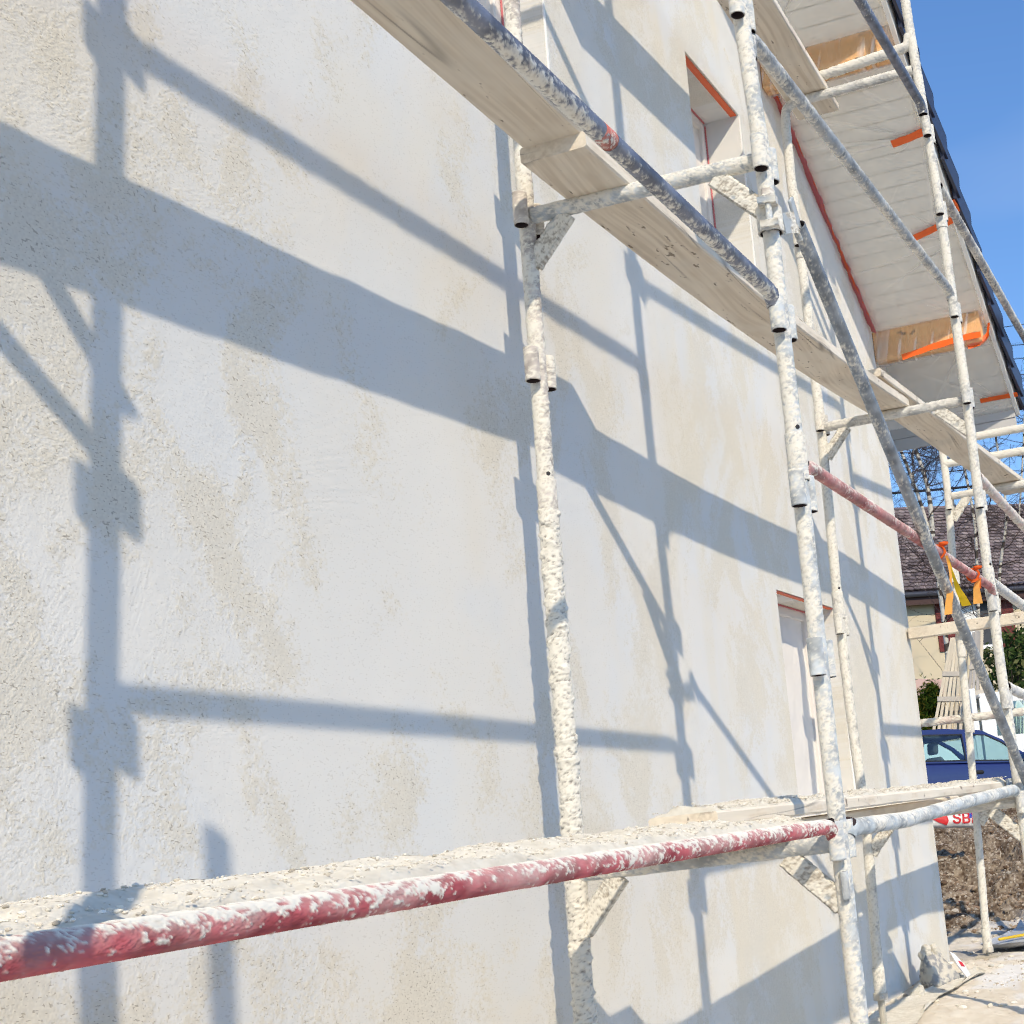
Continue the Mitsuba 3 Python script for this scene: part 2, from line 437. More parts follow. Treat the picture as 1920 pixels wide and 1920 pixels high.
def plate(p, q, w, t, seed=0, up=(1, 0, 0), coat=0.8, amp=0.003, base=STEEL):
    """A flat steel strip from p to q splashed with mortar."""
    p, q = np.array(p, float), np.array(q, float)
    L = np.linalg.norm(q - p)
    x = (q - p) / L
    nrm = np.array(up, float); nrm -= x * (nrm @ x); nrm /= np.linalg.norm(nrm)
    y = np.cross(nrm, x)
    nl, nw = max(3, int(L / 0.004)), max(3, int(w / 0.004))
    loop = [(-w / 2, t / 2)] + [(-w / 2 + w * k / nw, t / 2) for k in range(1, nw)] + [(w / 2, t / 2), (w / 2, -t / 2)] + [(w / 2 - w * k / nw, -t / 2) for k in range(1, nw)] + [(-w / 2, -t / 2)]
    loop = np.array(loop)
    n = len(loop)
    S = np.linspace(0, L, nl)
    V = (p + x * S[:, None])[:, None] + y * loop[None, :, :1] + nrm * loop[None, :, 1:]
    q0 = V.reshape(-1, 3)
    g = meshkit.noise(q0 * 200, seed) * 0.7 + meshkit.noise(q0 * 110, seed + 4) * 0.6 + meshkit.fbm(q0 * 40, 3, seed + 2) * 0.6
    mask = sstep(0.74 - 0.5 * coat - 0.05, 0.74 - 0.5 * coat + 0.05, meshkit.fbm(q0 * 20 + seed, 4, seed + 1))
    out = np.tile(np.sign(loop[:, 1]), nl)[:, None] * nrm + np.tile(np.where(np.abs(np.abs(loop[:, 0]) - w / 2) < 1e-6, np.sign(loop[:, 0]), 0), nl)[:, None] * y * 0.6
    q1 = q0 + out * (mask * amp * g)[:, None]
    col = lerp(np.tile(base, (len(q1), 1)), lerp((0.36, 0.32, 0.26), MORTAR, sstep(0.6, 1.05, g)), mask)
    F, i = [], np.arange(n)
    for k in range(nl - 1):
        a, b = k * n + i, k * n + (i + 1) % n
        F += [np.column_stack([a, b, b + n]), np.column_stack([a, b + n, a + n])]
    c0, c1 = len(q1), len(q1) + 1
    F += [np.column_stack([np.full(n, c0), (i + 1) % n, i]), np.column_stack([np.full(n, c1), (nl - 1) * n + i, (nl - 1) * n + (i + 1) % n])]
    return (np.vstack([q1, [p], [q]]), np.vstack(F)), np.vstack([col, col[:1], col[-1:]])


# ------------------------------------------------------------------ the ground
def ground_z(x, y):
    x, y = np.asarray(x, float), np.asarray(y, float)
    p = np.stack([x, y, x * 0], -1)
    up = sstep(6.2, 12.0, x + 0.9 * (meshkit.fbm(p * 0.8, 3, 1) - 0.5)) * 0.68
    z = -1.0 + up - 0.17 * sstep(14.0, 18.0, x) + 0.5 * sstep(30, 60, x)
    rough = sstep(6.0, 7.4, x) * (1 - sstep(14, 17, x))
    z = z + rough * ((meshkit.fbm(p * 2.4, 4, 2) - 0.5) * 0.34 + (meshkit.fbm(p * 9, 4, 3) - 0.5) * 0.20)
    z = z + (meshkit.fbm(p * 3.0, 4, 4) - 0.5) * 0.05 * (x < 9)
    return z


xs = np.unique(np.r_[np.linspace(-400, -20, 20), np.linspace(-20, 2.5, 46), np.arange(2.5, 15, 0.03), np.linspace(15, 60, 90), np.linspace(60, 700, 40)])
ys = np.unique(np.r_[np.linspace(-500, -20, 24), np.linspace(-20, -3, 40), np.arange(-3, 2.6, 0.03), np.linspace(2.6, 20, 40), np.linspace(20, 500, 24)])
X, Y = np.meshgrid(xs, ys, indexing='ij')
Z = ground_z(X, Y)
idx = np.arange(X.size).reshape(X.shape)
F = np.vstack([np.column_stack([idx[:-1, :-1].ravel(), idx[1:, :-1].ravel(), idx[1:, 1:].ravel()]), np.column_stack([idx[:-1, :-1].ravel(), idx[1:, 1:].ravel(), idx[:-1, 1:].ravel()])])
put('ground', (np.column_stack([X.ravel(), Y.ravel(), Z.ravel()]), F), M['soil'], True, uv=np.column_stack([X.ravel(), Y.ravel()]))
labels['ground'] = {'kind': 'structure', 'label': 'sandy building ground rising to a brown dirt mound'}


def pebble(r, seed):
    m = trimesh.creation.icosphere(subdivisions=1, radius=1.0)
    v = m.vertices * (0.55 + 0.9 * meshkit.noise(m.vertices * 1.6 + seed * 5.1, seed)[:, None]) * r
    return v, np.array(m.faces)


def scatter(n, place, size, palette, seed, sub=None):
    g = np.random.default_rng(seed)
    Vs, Fs, Cs, k = [], [], [], 0
    base = [pebble(1.0, s) for s in range(6)]
    for i in range(n):
        v, f = base[g.integers(6)]
        c = place(g)
        r = size(g)
        a = g.uniform(0, 2 * PI)
        R = np.array([[math.cos(a), -math.sin(a), 0], [math.sin(a), math.cos(a), 0], [0, 0, 1]])
        Vs.append((v * r * np.array([1.2, 0.9, 0.7])) @ R.T + c)
        Fs.append(f + k)
        k += len(v)
        Cs.append(np.tile(np.array(palette[g.integers(len(palette))]) * g.uniform(0.75, 1.15), (len(v), 1)))
    return (np.vstack(Vs), np.vstack(Fs)), np.clip(np.vstack(Cs), 0, 1)


def mound_place(g):
    x = 6.6 + 8.4 * g.random() ** 1.3
    y = g.uniform(-2.4, 2.6)
    return np.array([x, y, float(ground_z(x, y)) + 0.004])


ms, cs = scatter(9000, mound_place, lambda g: 0.006 + 0.026 * g.random() ** 5, [(0.40, 0.33, 0.25), (0.30, 0.21, 0.14), (0.48, 0.43, 0.36), (0.15, 0.10, 0.065), (0.34, 0.26, 0.185), (0.24, 0.16, 0.11)], 5)
put('mound_stones', ms, M['stone'], False, color=cs)
labels['mound_stones'] = {'label': 'stones and clods strewn over the brown dirt mound', 'category': 'stones', 'kind': 'stuff'}


def yard_place(g):
    x, y = g.uniform(3.4, 7.6), g.uniform(-2.0, 0.95)
    return np.array([x, y, float(ground_z(x, y)) + 0.002])


ms, cs = scatter(1500, yard_place, lambda g: 0.003 + 0.018 * g.random() ** 4, [(0.62, 0.57, 0.47), (0.70, 0.67, 0.60), (0.45, 0.38, 0.29)], 8)
put('yard_gravel', ms, M['stone'], False, color=cs)
labels['yard_gravel'] = {'label': 'mortar crumbs and gravel on the sandy ground below the scaffold', 'category': 'gravel', 'kind': 'stuff'}

# ------------------------------------------------------------------ the house being rendered
TH = math.atan(0.031)
CT, ST = math.cos(TH), math.sin(TH)
HA = np.array([[CT, -ST, 0], [-ST, -CT, 0], [0, 0, 1]])     # rows: along the wall, outward, up
H0 = np.array([0, 1.054, 0])


def hw(p):
    """House coordinates (along, outward, up) to the world."""
    return np.asarray(p, float) @ HA + H0


def hm(mesh):
    if isinstance(mesh, trimesh.Trimesh):
        v, f = np.array(mesh.vertices), np.array(mesh.faces)
    else:
        v, f = mesh
    return hw(v), np.asarray(f)[:, ::-1]       # the house frame is left-handed


def hbox(s0, s1, o0, o1, z0, z1, bevel=0.0):
    return hm(bx(s0, s1, o0, o1, z0, z1, bevel))


def soffit_z(s):
    return 4.15 - 0.576 * (abs(s) - 3.88)


house = thing('rendered_house', 'house with freshly rendered cream gable, white soffit and dark roof behind the scaffold', 'house')
COR = 5.36
wins = [(2.25, 2.965, 2.75, 3.83, 0.225), (2.745, 3.685, -0.06, 1.17, 0.185), (0.08, 0.775, 2.75, 3.83, 0.20)]
poly = Polygon([(-COR, -1.3), (COR, -1.3), (COR, soffit_z(COR) + .03), (0, soffit_z(0) + .03), (-COR, soffit_z(COR) + .03)])
for a, b, c, d, e in wins:
    poly = poly.difference(sbox(a, c, b, d))
w = trimesh.creation.extrude_polygon(poly, 0.30, engine='earcut')
v, f = np.array(w.vertices), np.array(w.faces)
v = np.column_stack([v[:, 0], -v[:, 2], v[:, 1]])
flat_v, flat_f = v[f].reshape(-1, 3), np.arange(len(f) * 3).reshape(-1, 3)
wv, wf = hm((flat_v, flat_f[:, ::-1]))
vv = trimesh.Trimesh(wv, wf, process=False)
part(house, 'wall', (wv, wf), M['render'], False, uv=np.column_stack([flat_v[:, 0] + flat_v[:, 1] * .7, flat_v[:, 2] + flat_v[:, 1] * .5]), label='cream gable wall with trowelled patches')


def wallbox(s0, s1, o0, o1, z0, z1):
    v, f = hbox(s0, s1, o0, o1, z0, z1)
    q = v[f].reshape(-1, 3)
    part(house, 'wall', (q, np.arange(len(q)).reshape(-1, 3)), M['render'], False, uv=np.column_stack([q[:, 0] + q[:, 1] * .7, q[:, 2] + q[:, 1] * .5]))


wallbox(COR - .30, COR, -9.0, -.302, -1.3, soffit_z(COR) + .03)
wallbox(-COR, -COR + .30, -9.0, -.302, -1.3, soffit_z(COR) + .03)
wallbox(-COR + .302, COR - .302, -9.0, -8.7, -1.3, soffit_z(COR) + .03)

for wi, (a, b, c, d, e) in enumerate(wins):
    win = key_of(house + '__window')
    labels[win] = {'label': ('upper window opening masked with film, right of the first standard', 'tall lower window opening behind the second scaffold bay', 'window opening at the top edge of the picture')[wi]}
    # splashed masking film over the frame, lumpy
    nx, nz = 40, 60
    gs, gz = np.meshgrid(np.linspace(a + .004, b - .004, nx), np.linspace(c + .004, d - .004, nz), indexing='ij')
    q = np.column_stack([gs.ravel(), np.full(gs.size, -e), gz.ravel()])
    q[:, 1] += (meshkit.fbm(q * [7, 1, 5], 3, wi) - .5) * .03 + (meshkit.noise(q * 90, wi) - .5) * .004
    ii = np.arange(nx * nz).reshape(nx, nz)
    ff = np.vstack([np.column_stack([ii[:-1, :-1].ravel(), ii[1:, :-1].ravel(), ii[1:, 1:].ravel()]), np.column_stack([ii[:-1, :-1].ravel(), ii[1:, 1:].ravel(), ii[:-1, 1:].ravel()])])
    part(win, 'masking_film', hm((q, ff)), M['splash_film'] if wi == 1 else M['mask_white'], True, uv=q[:, [0, 2]])
    fr = [bx(a + .003, a + .05, -e - .05, -e + .02, c + .003, d - .003, .006), bx(b - .05, b - .003, -e - .05, -e + .02, c + .003, d - .003, .006), bx(a + .051, b - .051, -e - .05, -e + .02, d - .055, d - .003, .006), bx(a + .051, b - .051, -e - .05, -e + .02, c + .003, c + .06, .006)]
    part(win, 'frame', hm(cat(*fr)), M['mask_white'])
    part(win, 'corner_bead', hbox(b - .001, b + .009, -.004, .0035, c + .003, d - .012, .001), M['arris_white'])
    # orange tape under the lintel, red tape lines in the far corner
    t0, t1 = (-.010, -.046) if wi != 1 else (-.006, -.034)
    part(win, 'orange_tape', hbox(a + .02, b - .006, t1, t0, d - .006, d - .0025), M['tape_joint'], label='orange tape strip under the lintel')
    part(win, 'red_tape', hbox(b - .0065, b - .0025, -e + .022, -e + .029, c + .01, d - .02), M['tape_faded'], label='thin red tape line in the far corner')
    part(win, 'red_tape', hbox(a + .01, b - .01, -e + .022, -e + .029, d - .0085, d - .0028), M['tape_faded'], label='thin red tape line in the far corner')
    part(win, 'sill', hbox(a + .002, b - .002, -e + .03, .03, c + .0025, c + .022, .004), M['arris_white'])

# soffit boards across the verge overhang, then under the eave
VO = 0.80
sof = key_of(house + '__soffit')
pitch = math.atan(.576)
s = 1.2
k = 0
while s < 6.18:
    ds = .118 * math.cos(pitch)
    s1 = s + ds - .008
    vb = np.array([[s, o, soffit_z(s) + t] for o in (0, 1) for t in (0, .018)] + [[s1, o, soffit_z(s1) + t] for o in (0, 1) for t in (0, .018)], float)
    o0 = .002 if s1 < COR - .02 else -8.8
    vb[:, 1] = np.where(vb[:, 1] > .5, VO - .002, o0)
    jit = rng.uniform(-.0012, .0012)
    vb[:, 2] += jit
    part(sof, 'board', hm(trimesh.convex.convex_hull(vb)), M['soffit_white'])
    s += ds
    k += 1
part(sof, 'ceiling_board', hm(trimesh.convex.convex_hull([[s_, o, soffit_z(s_) + t] for s_ in (-.0, 1.19) for o in (.002, VO - .002) for t in (.001, .018)])), M['soffit_white'])
for wi, (s0, hgt) in enumerate(((5.345, .215), (3.44, .18), (1.55, .18))):
    zt = soffit_z(s0 + .1) - .004
    zt = soffit_z(s0) - .003
    pv = bx(s0, s0 + .10, .004, .765, zt - hgt, zt - .06, .004)
    part(house, 'purlin', hm(trimesh.convex.convex_hull(np.vstack([pv.vertices, [[s0, o, zt] for o in (.004, .765)], [[s0 + .1, o, zt - .06] for o in (.004, .765)]]))), M['fresh_wood'])
# barge board, eave fascia, gutter
part(house, 'barge_board', hm(trimesh.convex.convex_hull([[s_, o, soffit_z(s_) + t] for s_ in (.001, 6.24) for o in (VO, VO + .028) for t in (-.035, .15)])), M['soffit_white'])
ez = soffit_z(6.2)
part(house, 'eave_board', hbox(6.195, 6.215, -9, VO - .003, ez - .075, ez + .12), M['board_grey'])
part(house, 'eave_board', hbox(6.203, 6.225, -9, VO - .003, ez - .165, ez - .078), M['board_grey'])
gut = []
for kk in range(9):
    t0_, t1_ = PI + kk * PI / 9, PI + (kk + 1) * PI / 9
    gut.append(trimesh.convex.convex_hull([[6.30 + r_ * math.cos(t_), o, ez + .02 + r_ * math.sin(t_)] for r_ in (.060, .063) for t_ in (t0_, t1_) for o in (-9, VO)]))
part(house, 'gutter', hm(cat(*gut)), M['board_grey'])
# roof: deck, courses of tiles, verge tiles one by one
roof = key_of(house + '__roof')
for sg in (1, -1):
    part(roof, 'deck', hm(trimesh.convex.convex_hull([[sg * s_, o, soffit_z(s_) + t] for s_ in (.002, 6.24) for o in (-9.3, VO - .03) for t in (.03, .11)])), M['board_grey'])
cour, n_c = [], 24
for sg in (1, -1):
    for c_ in range(n_c):
        sa, sb = c_ * 6.36 / n_c, (c_ + 1) * 6.36 / n_c + .05
        cour.append(trimesh.convex.convex_hull([[sg * sa, o, soffit_z(sa) + .125 + t] for o in (-9.35, .66) for t in (0, .022)] + [[sg * sb, o, soffit_z(sb) + .15 + t] for o in (-9.35, .66) for t in (0, .022)]))
part(roof, 'tile_courses', hm(cat(*cour)), M['slate_tile'], kind='stuff')
g = 6.36 / n_c
for c_ in range(2, n_c):
    sa, sb = c_ * g, (c_ + 1) * g + .055
    pts = []
    for s_, dz, ow in ((sa, .112, .872), (sb, .150, .892)):
        for o in (.665, ow):
            pts += [[s_, o, soffit_z(s_) + dz], [s_, o, soffit_z(s_) + dz + .026]]
    top = trimesh.convex.convex_hull(pts)
    fl = []
    for s_, dz, ow in ((sa + .012, .112, .872), (sb, .150, .892)):
        for o, dd in ((ow - .03, 0.01), (ow, 0.01), (ow - .026, -.125), (ow - .006, -.130)):
            fl.append([s_, o, soffit_z(s_) + dz + dd])
    part(roof, 'verge_tile', hm(cat(top, trimesh.convex.convex_hull(fl))), M['slate_tile'])


# ------------------------------------------------------------------ masking film and tape under the soffit
def film_grid(s0, s1, o0, o1, off, amp, seed, ns, no, edge=0.0):
    gs, go = np.meshgrid(np.linspace(s0, s1, ns), np.linspace(o0, o1, no), indexing='ij')
    q = np.column_stack([gs.ravel(), go.ravel(), soffit_z(gs.ravel()) - off])
    r1 = meshkit.fbm(q * [5, 3, 0] + seed, 4, seed)
    q[:, 2] -= amp * r1 * 1.1 * np.minimum(1, 12 * np.minimum(q[:, 1] - o0 + .02, o1 - q[:, 1] + .02))
    ii = np.arange(ns * no).reshape(ns, no)
    ff = np.vstack([np.column_stack([ii[:-1, :-1].ravel(), ii[1:, :-1].ravel(), ii[1:, 1:].ravel()]), np.column_stack([ii[:-1, :-1].ravel(), ii[1:, 1:].ravel(), ii[:-1, 1:].ravel()])])
    return q, ff


def film_part(parent, q, ff, uv, mat='film'):
    v, f = hm((q, ff))
    part(parent, 'film', (v, f), M[mat], True, uv=uv)


def tape(parent, line, w, mat, seed=0, rag=0.0, label=None, across=None):
    """A strip of tape along a line in house coordinates; across: the direction of its width."""
    P = resample(np.array(line, float), .012)
    tg = np.gradient(P, axis=0)
    tg /= np.linalg.norm(tg, axis=1, keepdims=True)
    ac = np.array(across if across is not None else [1, 0, -.576], float)
    ac = ac - tg * (tg @ ac)[:, None]
    ac /= np.linalg.norm(ac, axis=1, keepdims=True)
    nr = np.cross(tg, ac)
    t = np.arange(len(P)) * .012
    n1 = meshkit.fbm(np.column_stack([t * 14, t * 0 + seed, t * 0]), 3, seed) - .5
    n2 = meshkit.fbm(np.column_stack([t * 14, t * 0 + seed + 9, t * 0]), 3, seed + 1) - .5
    n3 = meshkit.fbm(np.column_stack([t * 22, t * 0 + seed + 5, t * 0]), 2, seed + 2) - .5
    A = P + ac * (w / 2 + rag * w * n1)[:, None] + nr * (.006 * n3)[:, None]
    B = P - ac * (w / 2 + rag * w * n2)[:, None] - nr * (.006 * n3)[:, None]
    C = P + nr * (.004 * n2)[:, None]
    e = nr * .0012
    V = np.vstack([A, C, B, A + e, C + e, B + e])
    n = len(P)
    i = np.arange(n - 1)
    F = []
    for a, b in ((0, 1), (1, 2), (4, 3), (5, 4), (3, 0), (2, 5)):
        F += [np.column_stack([a * n + i, b * n + i, b * n + i + 1]), np.column_stack([a * n + i, b * n + i + 1, a * n + i + 1])]
    part(parent, 'tape', hm((V, np.vstack(F))), mat, False, label=label)


fm = thing('masking_film', 'clear wrinkled masking film taped under the white soffit above the first purlin', 'plastic film')
q, ff = film_grid(1.3, 5.335, .02, VO + .02, .014, .016, 3, 260, 70)
film_part(fm, q, ff, q[:, :2])
ln = [[s_, .022, soffit_z(s_) - .034] for s_ in np.linspace(2.3, 5.31, 40)]
tape(fm, ln, .050, M['tape_faded'], 4, .9, 'ragged faded red tape along the joint of wall and soffit', across=[0, 1, -.9])
ln = [[s_, .030 + .004 * math.sin(s_ * 5), soffit_z(s_) - .040] for s_ in np.linspace(2.4, 5.30, 40)]
tape(fm, ln, .020, M['tape_joint'], 8, .8, 'thin orange-red tape line over the faded tape', across=[0, 1, -.9])


def so(u, v, off=.026):
    """House coordinates of the point under the soffit that a pixel shows (used for the tape's ends only)."""
    n = np.array([.576, 0, 1.0])
    d = (at(u, v, 1) - CAM)
    dh, ch = HA @ d, HA @ (CAM - H0)
    p0 = np.array([3.88, 0, 4.15 - off])
    return ch + dh * (((p0 - ch) @ n) / (dh @ n))


tape(fm, [so(1672, 270), so(1700, 261), so(1735, 246)], .05, M['tape_orange'], 11, .2, 'short orange tape strip at the verge, nearest the top')
tape(fm, [so(1710, 448), so(1745, 432), so(1787, 412)], .05, M['tape_orange'], 12, .15, 'short orange tape strip at the verge, halfway down')
tape(fm, [so(1786, 375), so(1796, 397)], .03, M['tape_orange'], 13, .3, 'scrap of orange tape on the verge edge')

fm2 = thing('masking_film', 'clear masking film wrapped round the lowest purlin end and taped below it', 'plastic film')
s0, zt = 5.345, soffit_z(5.345)


def wrap(s0, hgt, seed, o1=.80, dep=.10):
    """Film round the seen faces of a purlin: its front, its under side and its end."""
    zt = soffit_z(s0) - .004
    prof = [(s0 - .012, zt), (s0 - .012, zt - hgt - .004), (s0 - .002, zt - hgt - .014), (s0 + dep, zt - hgt - .014), (s0 + dep + .012, zt - hgt + .05)]
    P = resample(np.array([[a, 0, b] for a, b in prof]), .008)
    og = np.linspace(.012, o1, 90)
    n, m = len(P), len(og)
    q = np.repeat(P, m, 0)
    q[:, 1] = np.tile(og, n)
    rr = meshkit.fbm(np.column_stack([q[:, 1] * 26, q[:, 2] * 5, q[:, 0] * 5]) + seed, 3, seed)
    q[:, 0] -= .016 * rr * sstep(.0, .5, q[:, 1] / o1 + .3) * (q[:, 0] < s0 + .02)
    q[:, 2] -= .010 * rr * (q[:, 0] >= s0 - .002)
    ii = np.arange(n * m).reshape(n, m)
    ff = np.vstack([np.column_stack([ii[:-1, :-1].ravel(), ii[1:, :-1].ravel(), ii[1:, 1:].ravel()]), np.column_stack([ii[:-1, :-1].ravel(), ii[1:, 1:].ravel(), ii[:-1, 1:].ravel()])])
    return q, ff, np.column_stack([q[:, 1], np.repeat(np.arange(n) * .008, m)])


q, ff, uv = wrap(5.345, .215, 2)
film_part(fm2, q, ff, uv, 'film_wrap')
q, ff = film_grid(5.46, 6.19, .0, VO + .02, .012, .018, 9, 60, 70)
film_part(fm2, q, ff, q[:, :2])
zb = soffit_z(5.345) - .215
tape(fm2, [[5.325, .20, zb - .016], [5.318, .42, zb + .012], [5.314, .62, zb + .028], [5.314, .77, zb + .030]], .042, M['tape_orange'], 21, .25, 'long orange tape strip along the lower edge of the purlin', across=[0, .2, 1])
tape(fm2, [[5.36, .66, zb - .03], [5.38, .75, zb - .01], [5.40, .80, zb + .04], [5.38, .825, zb + .12]], .035, M['tape_orange'], 22, .2, 'orange tape at the purlin end', across=[.2, 0, 1])
tape(fm2, [so(1838, 752), so(1870, 746), so(1908, 739)], .045, M['tape_orange'], 23, .12, 'orange tape strip across the film by the eave')
tape(fm2, [[6.188, .375, ez - .02], [6.188, .345, ez - .09], [6.186, .300, ez - .20]], .05, M['tape_orange'], 24, .1, 'orange tape tab hanging at the eave board', across=[0, 1, 0])
tape(fm2, [so(1647, 640, .06), so(1653, 652, .08), so(1672, 648, .09)], .035, M['tape_red'], 25, .4, 'faded red tape scrap in the corner')

fm3 = thing('masking_film', 'shiny clear film wrapped round the upper purlin end behind the scaffold rails', 'plastic film')
q, ff, uv = wrap(3.44, .18, 5, .79)
film_part(fm3, q, ff, uv, 'film_wrap')


# ------------------------------------------------------------------ scaffold frames
def interp(pts, z):
    """The (y) of a standard at height z from measured (y, z) points."""
    a = np.array(sorted(pts, key=lambda t: t[1]))
    return float(np.interp(z, a[:, 1], a[:, 0]))


COLS = {
    0: dict(x=-2.812, xl=.046, o=[(.14, -1), (.14, 5)], i=[(.90, -1), (.90, 5)]),
    1: dict(x=0.0, xl=0, o=[(.0, -.9), (-.001, .007), (-.002, .491), (-.003, 1.006), (-.001, 1.513), (-.001, 2.005), (.019, 2.5), (.03, 3.2), (.03, 5)],
            i=[(.802, -.6), (.80, -.383), (.790, -.015), (.787, .523), (.787, 1.012), (.782, 1.505), (.780, 1.992), (.777, 2.37), (.771, 2.74), (.771, 5)]),
    2: dict(x=3.0, xl=0, o=[(-.064, -1), (-.062, .033), (-.054, .513), (-.054, 1.025), (-.058, 1.519), (-.065, 2.043), (-.061, 2.478), (-.060, 2.945), (-.052, 3.365), (-.033, 3.92), (-.024, 4.27), (-.02, 5)],
            i=[(.748, -.9), (.745, -.825), (.730, -.421), (.716, .022), (.730, .536), (.731, 1.039), (.722, 1.526), (.712, 2.009), (.713, 2.97), (.720, 3.43), (.710, 3.82)]),
    3: dict(x=5.34, xl=0, o=[(-.20, -1), (-.26, 3.2)], i=[(.633, -1), (.607, -.471), (.586, .009), (.561, .603), (.547, 1.067), (.536, 1.429), (.498, 2.053), (.496, 2.36)]),
}


def standard(c, side, z0, z1, seed, coat, amp, base=STEEL, face=(-.6, .6, 0), r=.0242, ds=.006, lumps=1.0):
    zs = np.linspace(z0, z1, 9)
    pts = [(c['x'] + c['xl'] * z, interp(c[side], z), z) for z in zs]
    return tube(pts, r=r, ds=ds, coat=coat, amp=amp, seed=seed, base=base, face=face, hollow=True, lumps=lumps)


def frame(ci, label, z0, z1, zt, look, group, ds=.006, elbow=False, cups=(), jack=False, pin=False, plates=True):
    """One H frame: two standards, a transom with corner plates, rail cups; look: {'o': (coat, amp, base), 'i': ..., 't': ...}."""
    c = COLS[ci]
    k = thing('scaffolding', label, 'scaffolding', group)
    sd = ci * 31 + int(z0 * 7 + 20)
    x = c['x']
    xz = lambda z: x + c['xl'] * z
    yo, yi = (lambda z: interp(c['o'], z)), (lambda z: interp(c['i'], z))
    for n_, side in enumerate(('o', 'i')):
        coat, amp, base, lumps = look[side]
        top = z1
        if elbow and side == 'i':
            top = zt - .07
        m, col = standard(c, side, z0, top, sd + n_, coat, amp, base, ds=ds, lumps=lumps)
        part(k, 'standard', m, M['coated'], True, color=col)
        # sleeve of the lower joint
        zz = z0 + .05
        y = (yo if side == 'o' else yi)(zz)
        m, col = tube([(xz(zz), y, z0 - .05), (xz(zz), y, z0 + .09)], r=.0285, ds=ds, coat=coat, amp=amp * .8, seed=sd + 5 + n_, base=base)
        part(k, 'joint_sleeve', m, M['coated'], True, color=col)
        if pin:
            pz = zt - .075
            if side == 'i':
                continue
            m, col = tube([(xz(pz) - .034, (yo if side == 'o' else yi)(pz) - .012, pz - .0), (xz(pz) - .034, (yo if side == 'o' else yi)(pz) - .012, pz - .075)], r=.011, ds=ds, coat=.1, amp=.001, seed=sd + 60 + n_)
            part(k, 'wedge', m, M['coated'], True, color=col)
        if z0 > .9 and ci in (1, 2) and z0 < 2:
            zh = z0 + .105
            yh = (yo if side == 'o' else yi)(zh)
            dv = np.array([-.72, -.69, .0])
            hole = trimesh.creation.cylinder(radius=.0062, segment=[np.array([xz(zh), yh, zh]) + dv * .015, np.array([xz(zh), yh, zh]) + dv * .0275], sections=16)
            part(k, 'bolt_hole', hole, M['black'])
        for q_, zc in enumerate(cups):
            if (side == 'i' and zc % 1 == .5 and ci == 2):
                continue
            y = (yo if side == 'o' else yi)(zc)
            for sg in (-1, 1):
                h = .052
                xo = xz(zc) + sg * .051
                m, col = tube([(xo, y - .006, zc - h), (xo, y - .006, zc + h)], r=.0225, ds=min(ds, .006), n=22, coat=min(1, coat * .85), amp=amp * .6, seed=sd + 11 + q_ * 3 + sg + n_ * 7, base=base)
                part(k, 'rail_cup', m, M['coated'], True, color=col)
    coat, amp, base, lumps = look['t']
    if elbow:
        zs = [(xz(zt), yi(zt) - .0, zt - .075), (xz(zt), yi(zt) - .006, zt - .03), (xz(zt), yi(zt) - .035, zt - .003), (xz(zt), yi(zt) - .09, zt), (xz(zt), yo(zt) + .022, zt + .02)]
    else:
        zs = [(xz(zt), yi(zt) - .022, zt - .004), (xz(zt), yo(zt) + .022, zt)]
    m, col = tube(zs, ds=ds, coat=coat, amp=amp, seed=sd + 40, base=base, face=(0, .5, .2), lumps=lumps)
    part(k, 'transom', m, M['coated'], True, color=col)
    if not elbow and plates:
        for q_, (ya, yb) in enumerate(((yo(zt), yo(zt) + .155), (yi(zt), yi(zt) - .135))):
            sg = 1 if q_ == 0 else -1
            m, col = plate((xz(zt), ya + sg * .010, zt - .165), (xz(zt), yb, zt - .022), .054, .012, seed=sd + 70 + q_, coat=.95 if q_ == 0 else .8, amp=.005, base=base)
            part(k, 'corner_plate', m, M['coated'], True, color=col)
    if jack:
        for n_, side in enumerate(('o', 'i')):
            y = (yo if side == 'o' else yi)(z0)
            gz = float(ground_z(xz(z0), y))
            # threaded spindle as a stack of turns, collar nut with two lugs, foot plate
            zz, rr = [], []
            zb = gz + .012
            m = trimesh.creation.cylinder(radius=.0165, segment=[[xz(z0), y, zb], [xz(z0), y, z0 + .10]], sections=20)
            turns = []
            zt_ = zb + .01
            while zt_ < z0 - .03:
                turns.append(trimesh.creation.cone(radius=.0195, height=.008, sections=20))
                turns[-1].apply_translation([xz(z0), y, zt_])
                zt_ += .0095
            mm = cat(m, *turns)
            part(k, 'base_spindle', mm, M['coated'], False, color=np.tile((.50, .47, .40), (len(mm.vertices), 1)))
            nut = cat(trimesh.creation.cylinder(radius=.036, segment=[[xz(z0), y, z0 - .062], [xz(z0), y, z0 - .028]], sections=24), beam((xz(z0) - .10, y - .03, z0 - .045), (xz(z0) + .10, y + .03, z0 - .040), .022, .016, bevel=.004))
            part(k, 'collar_nut', nut, M['coated'], False, color=np.tile((.56, .52, .45), (len(nut.vertices), 1)))
            ft = bx(xz(z0) - .075, xz(z0) + .075, y - .075, y + .075, gz - .01, gz + .012, .003)
            part(k, 'foot_plate', ft, M['coated'], False, color=np.tile((.42, .38, .31), (len(ft.vertices), 1)))
    return k


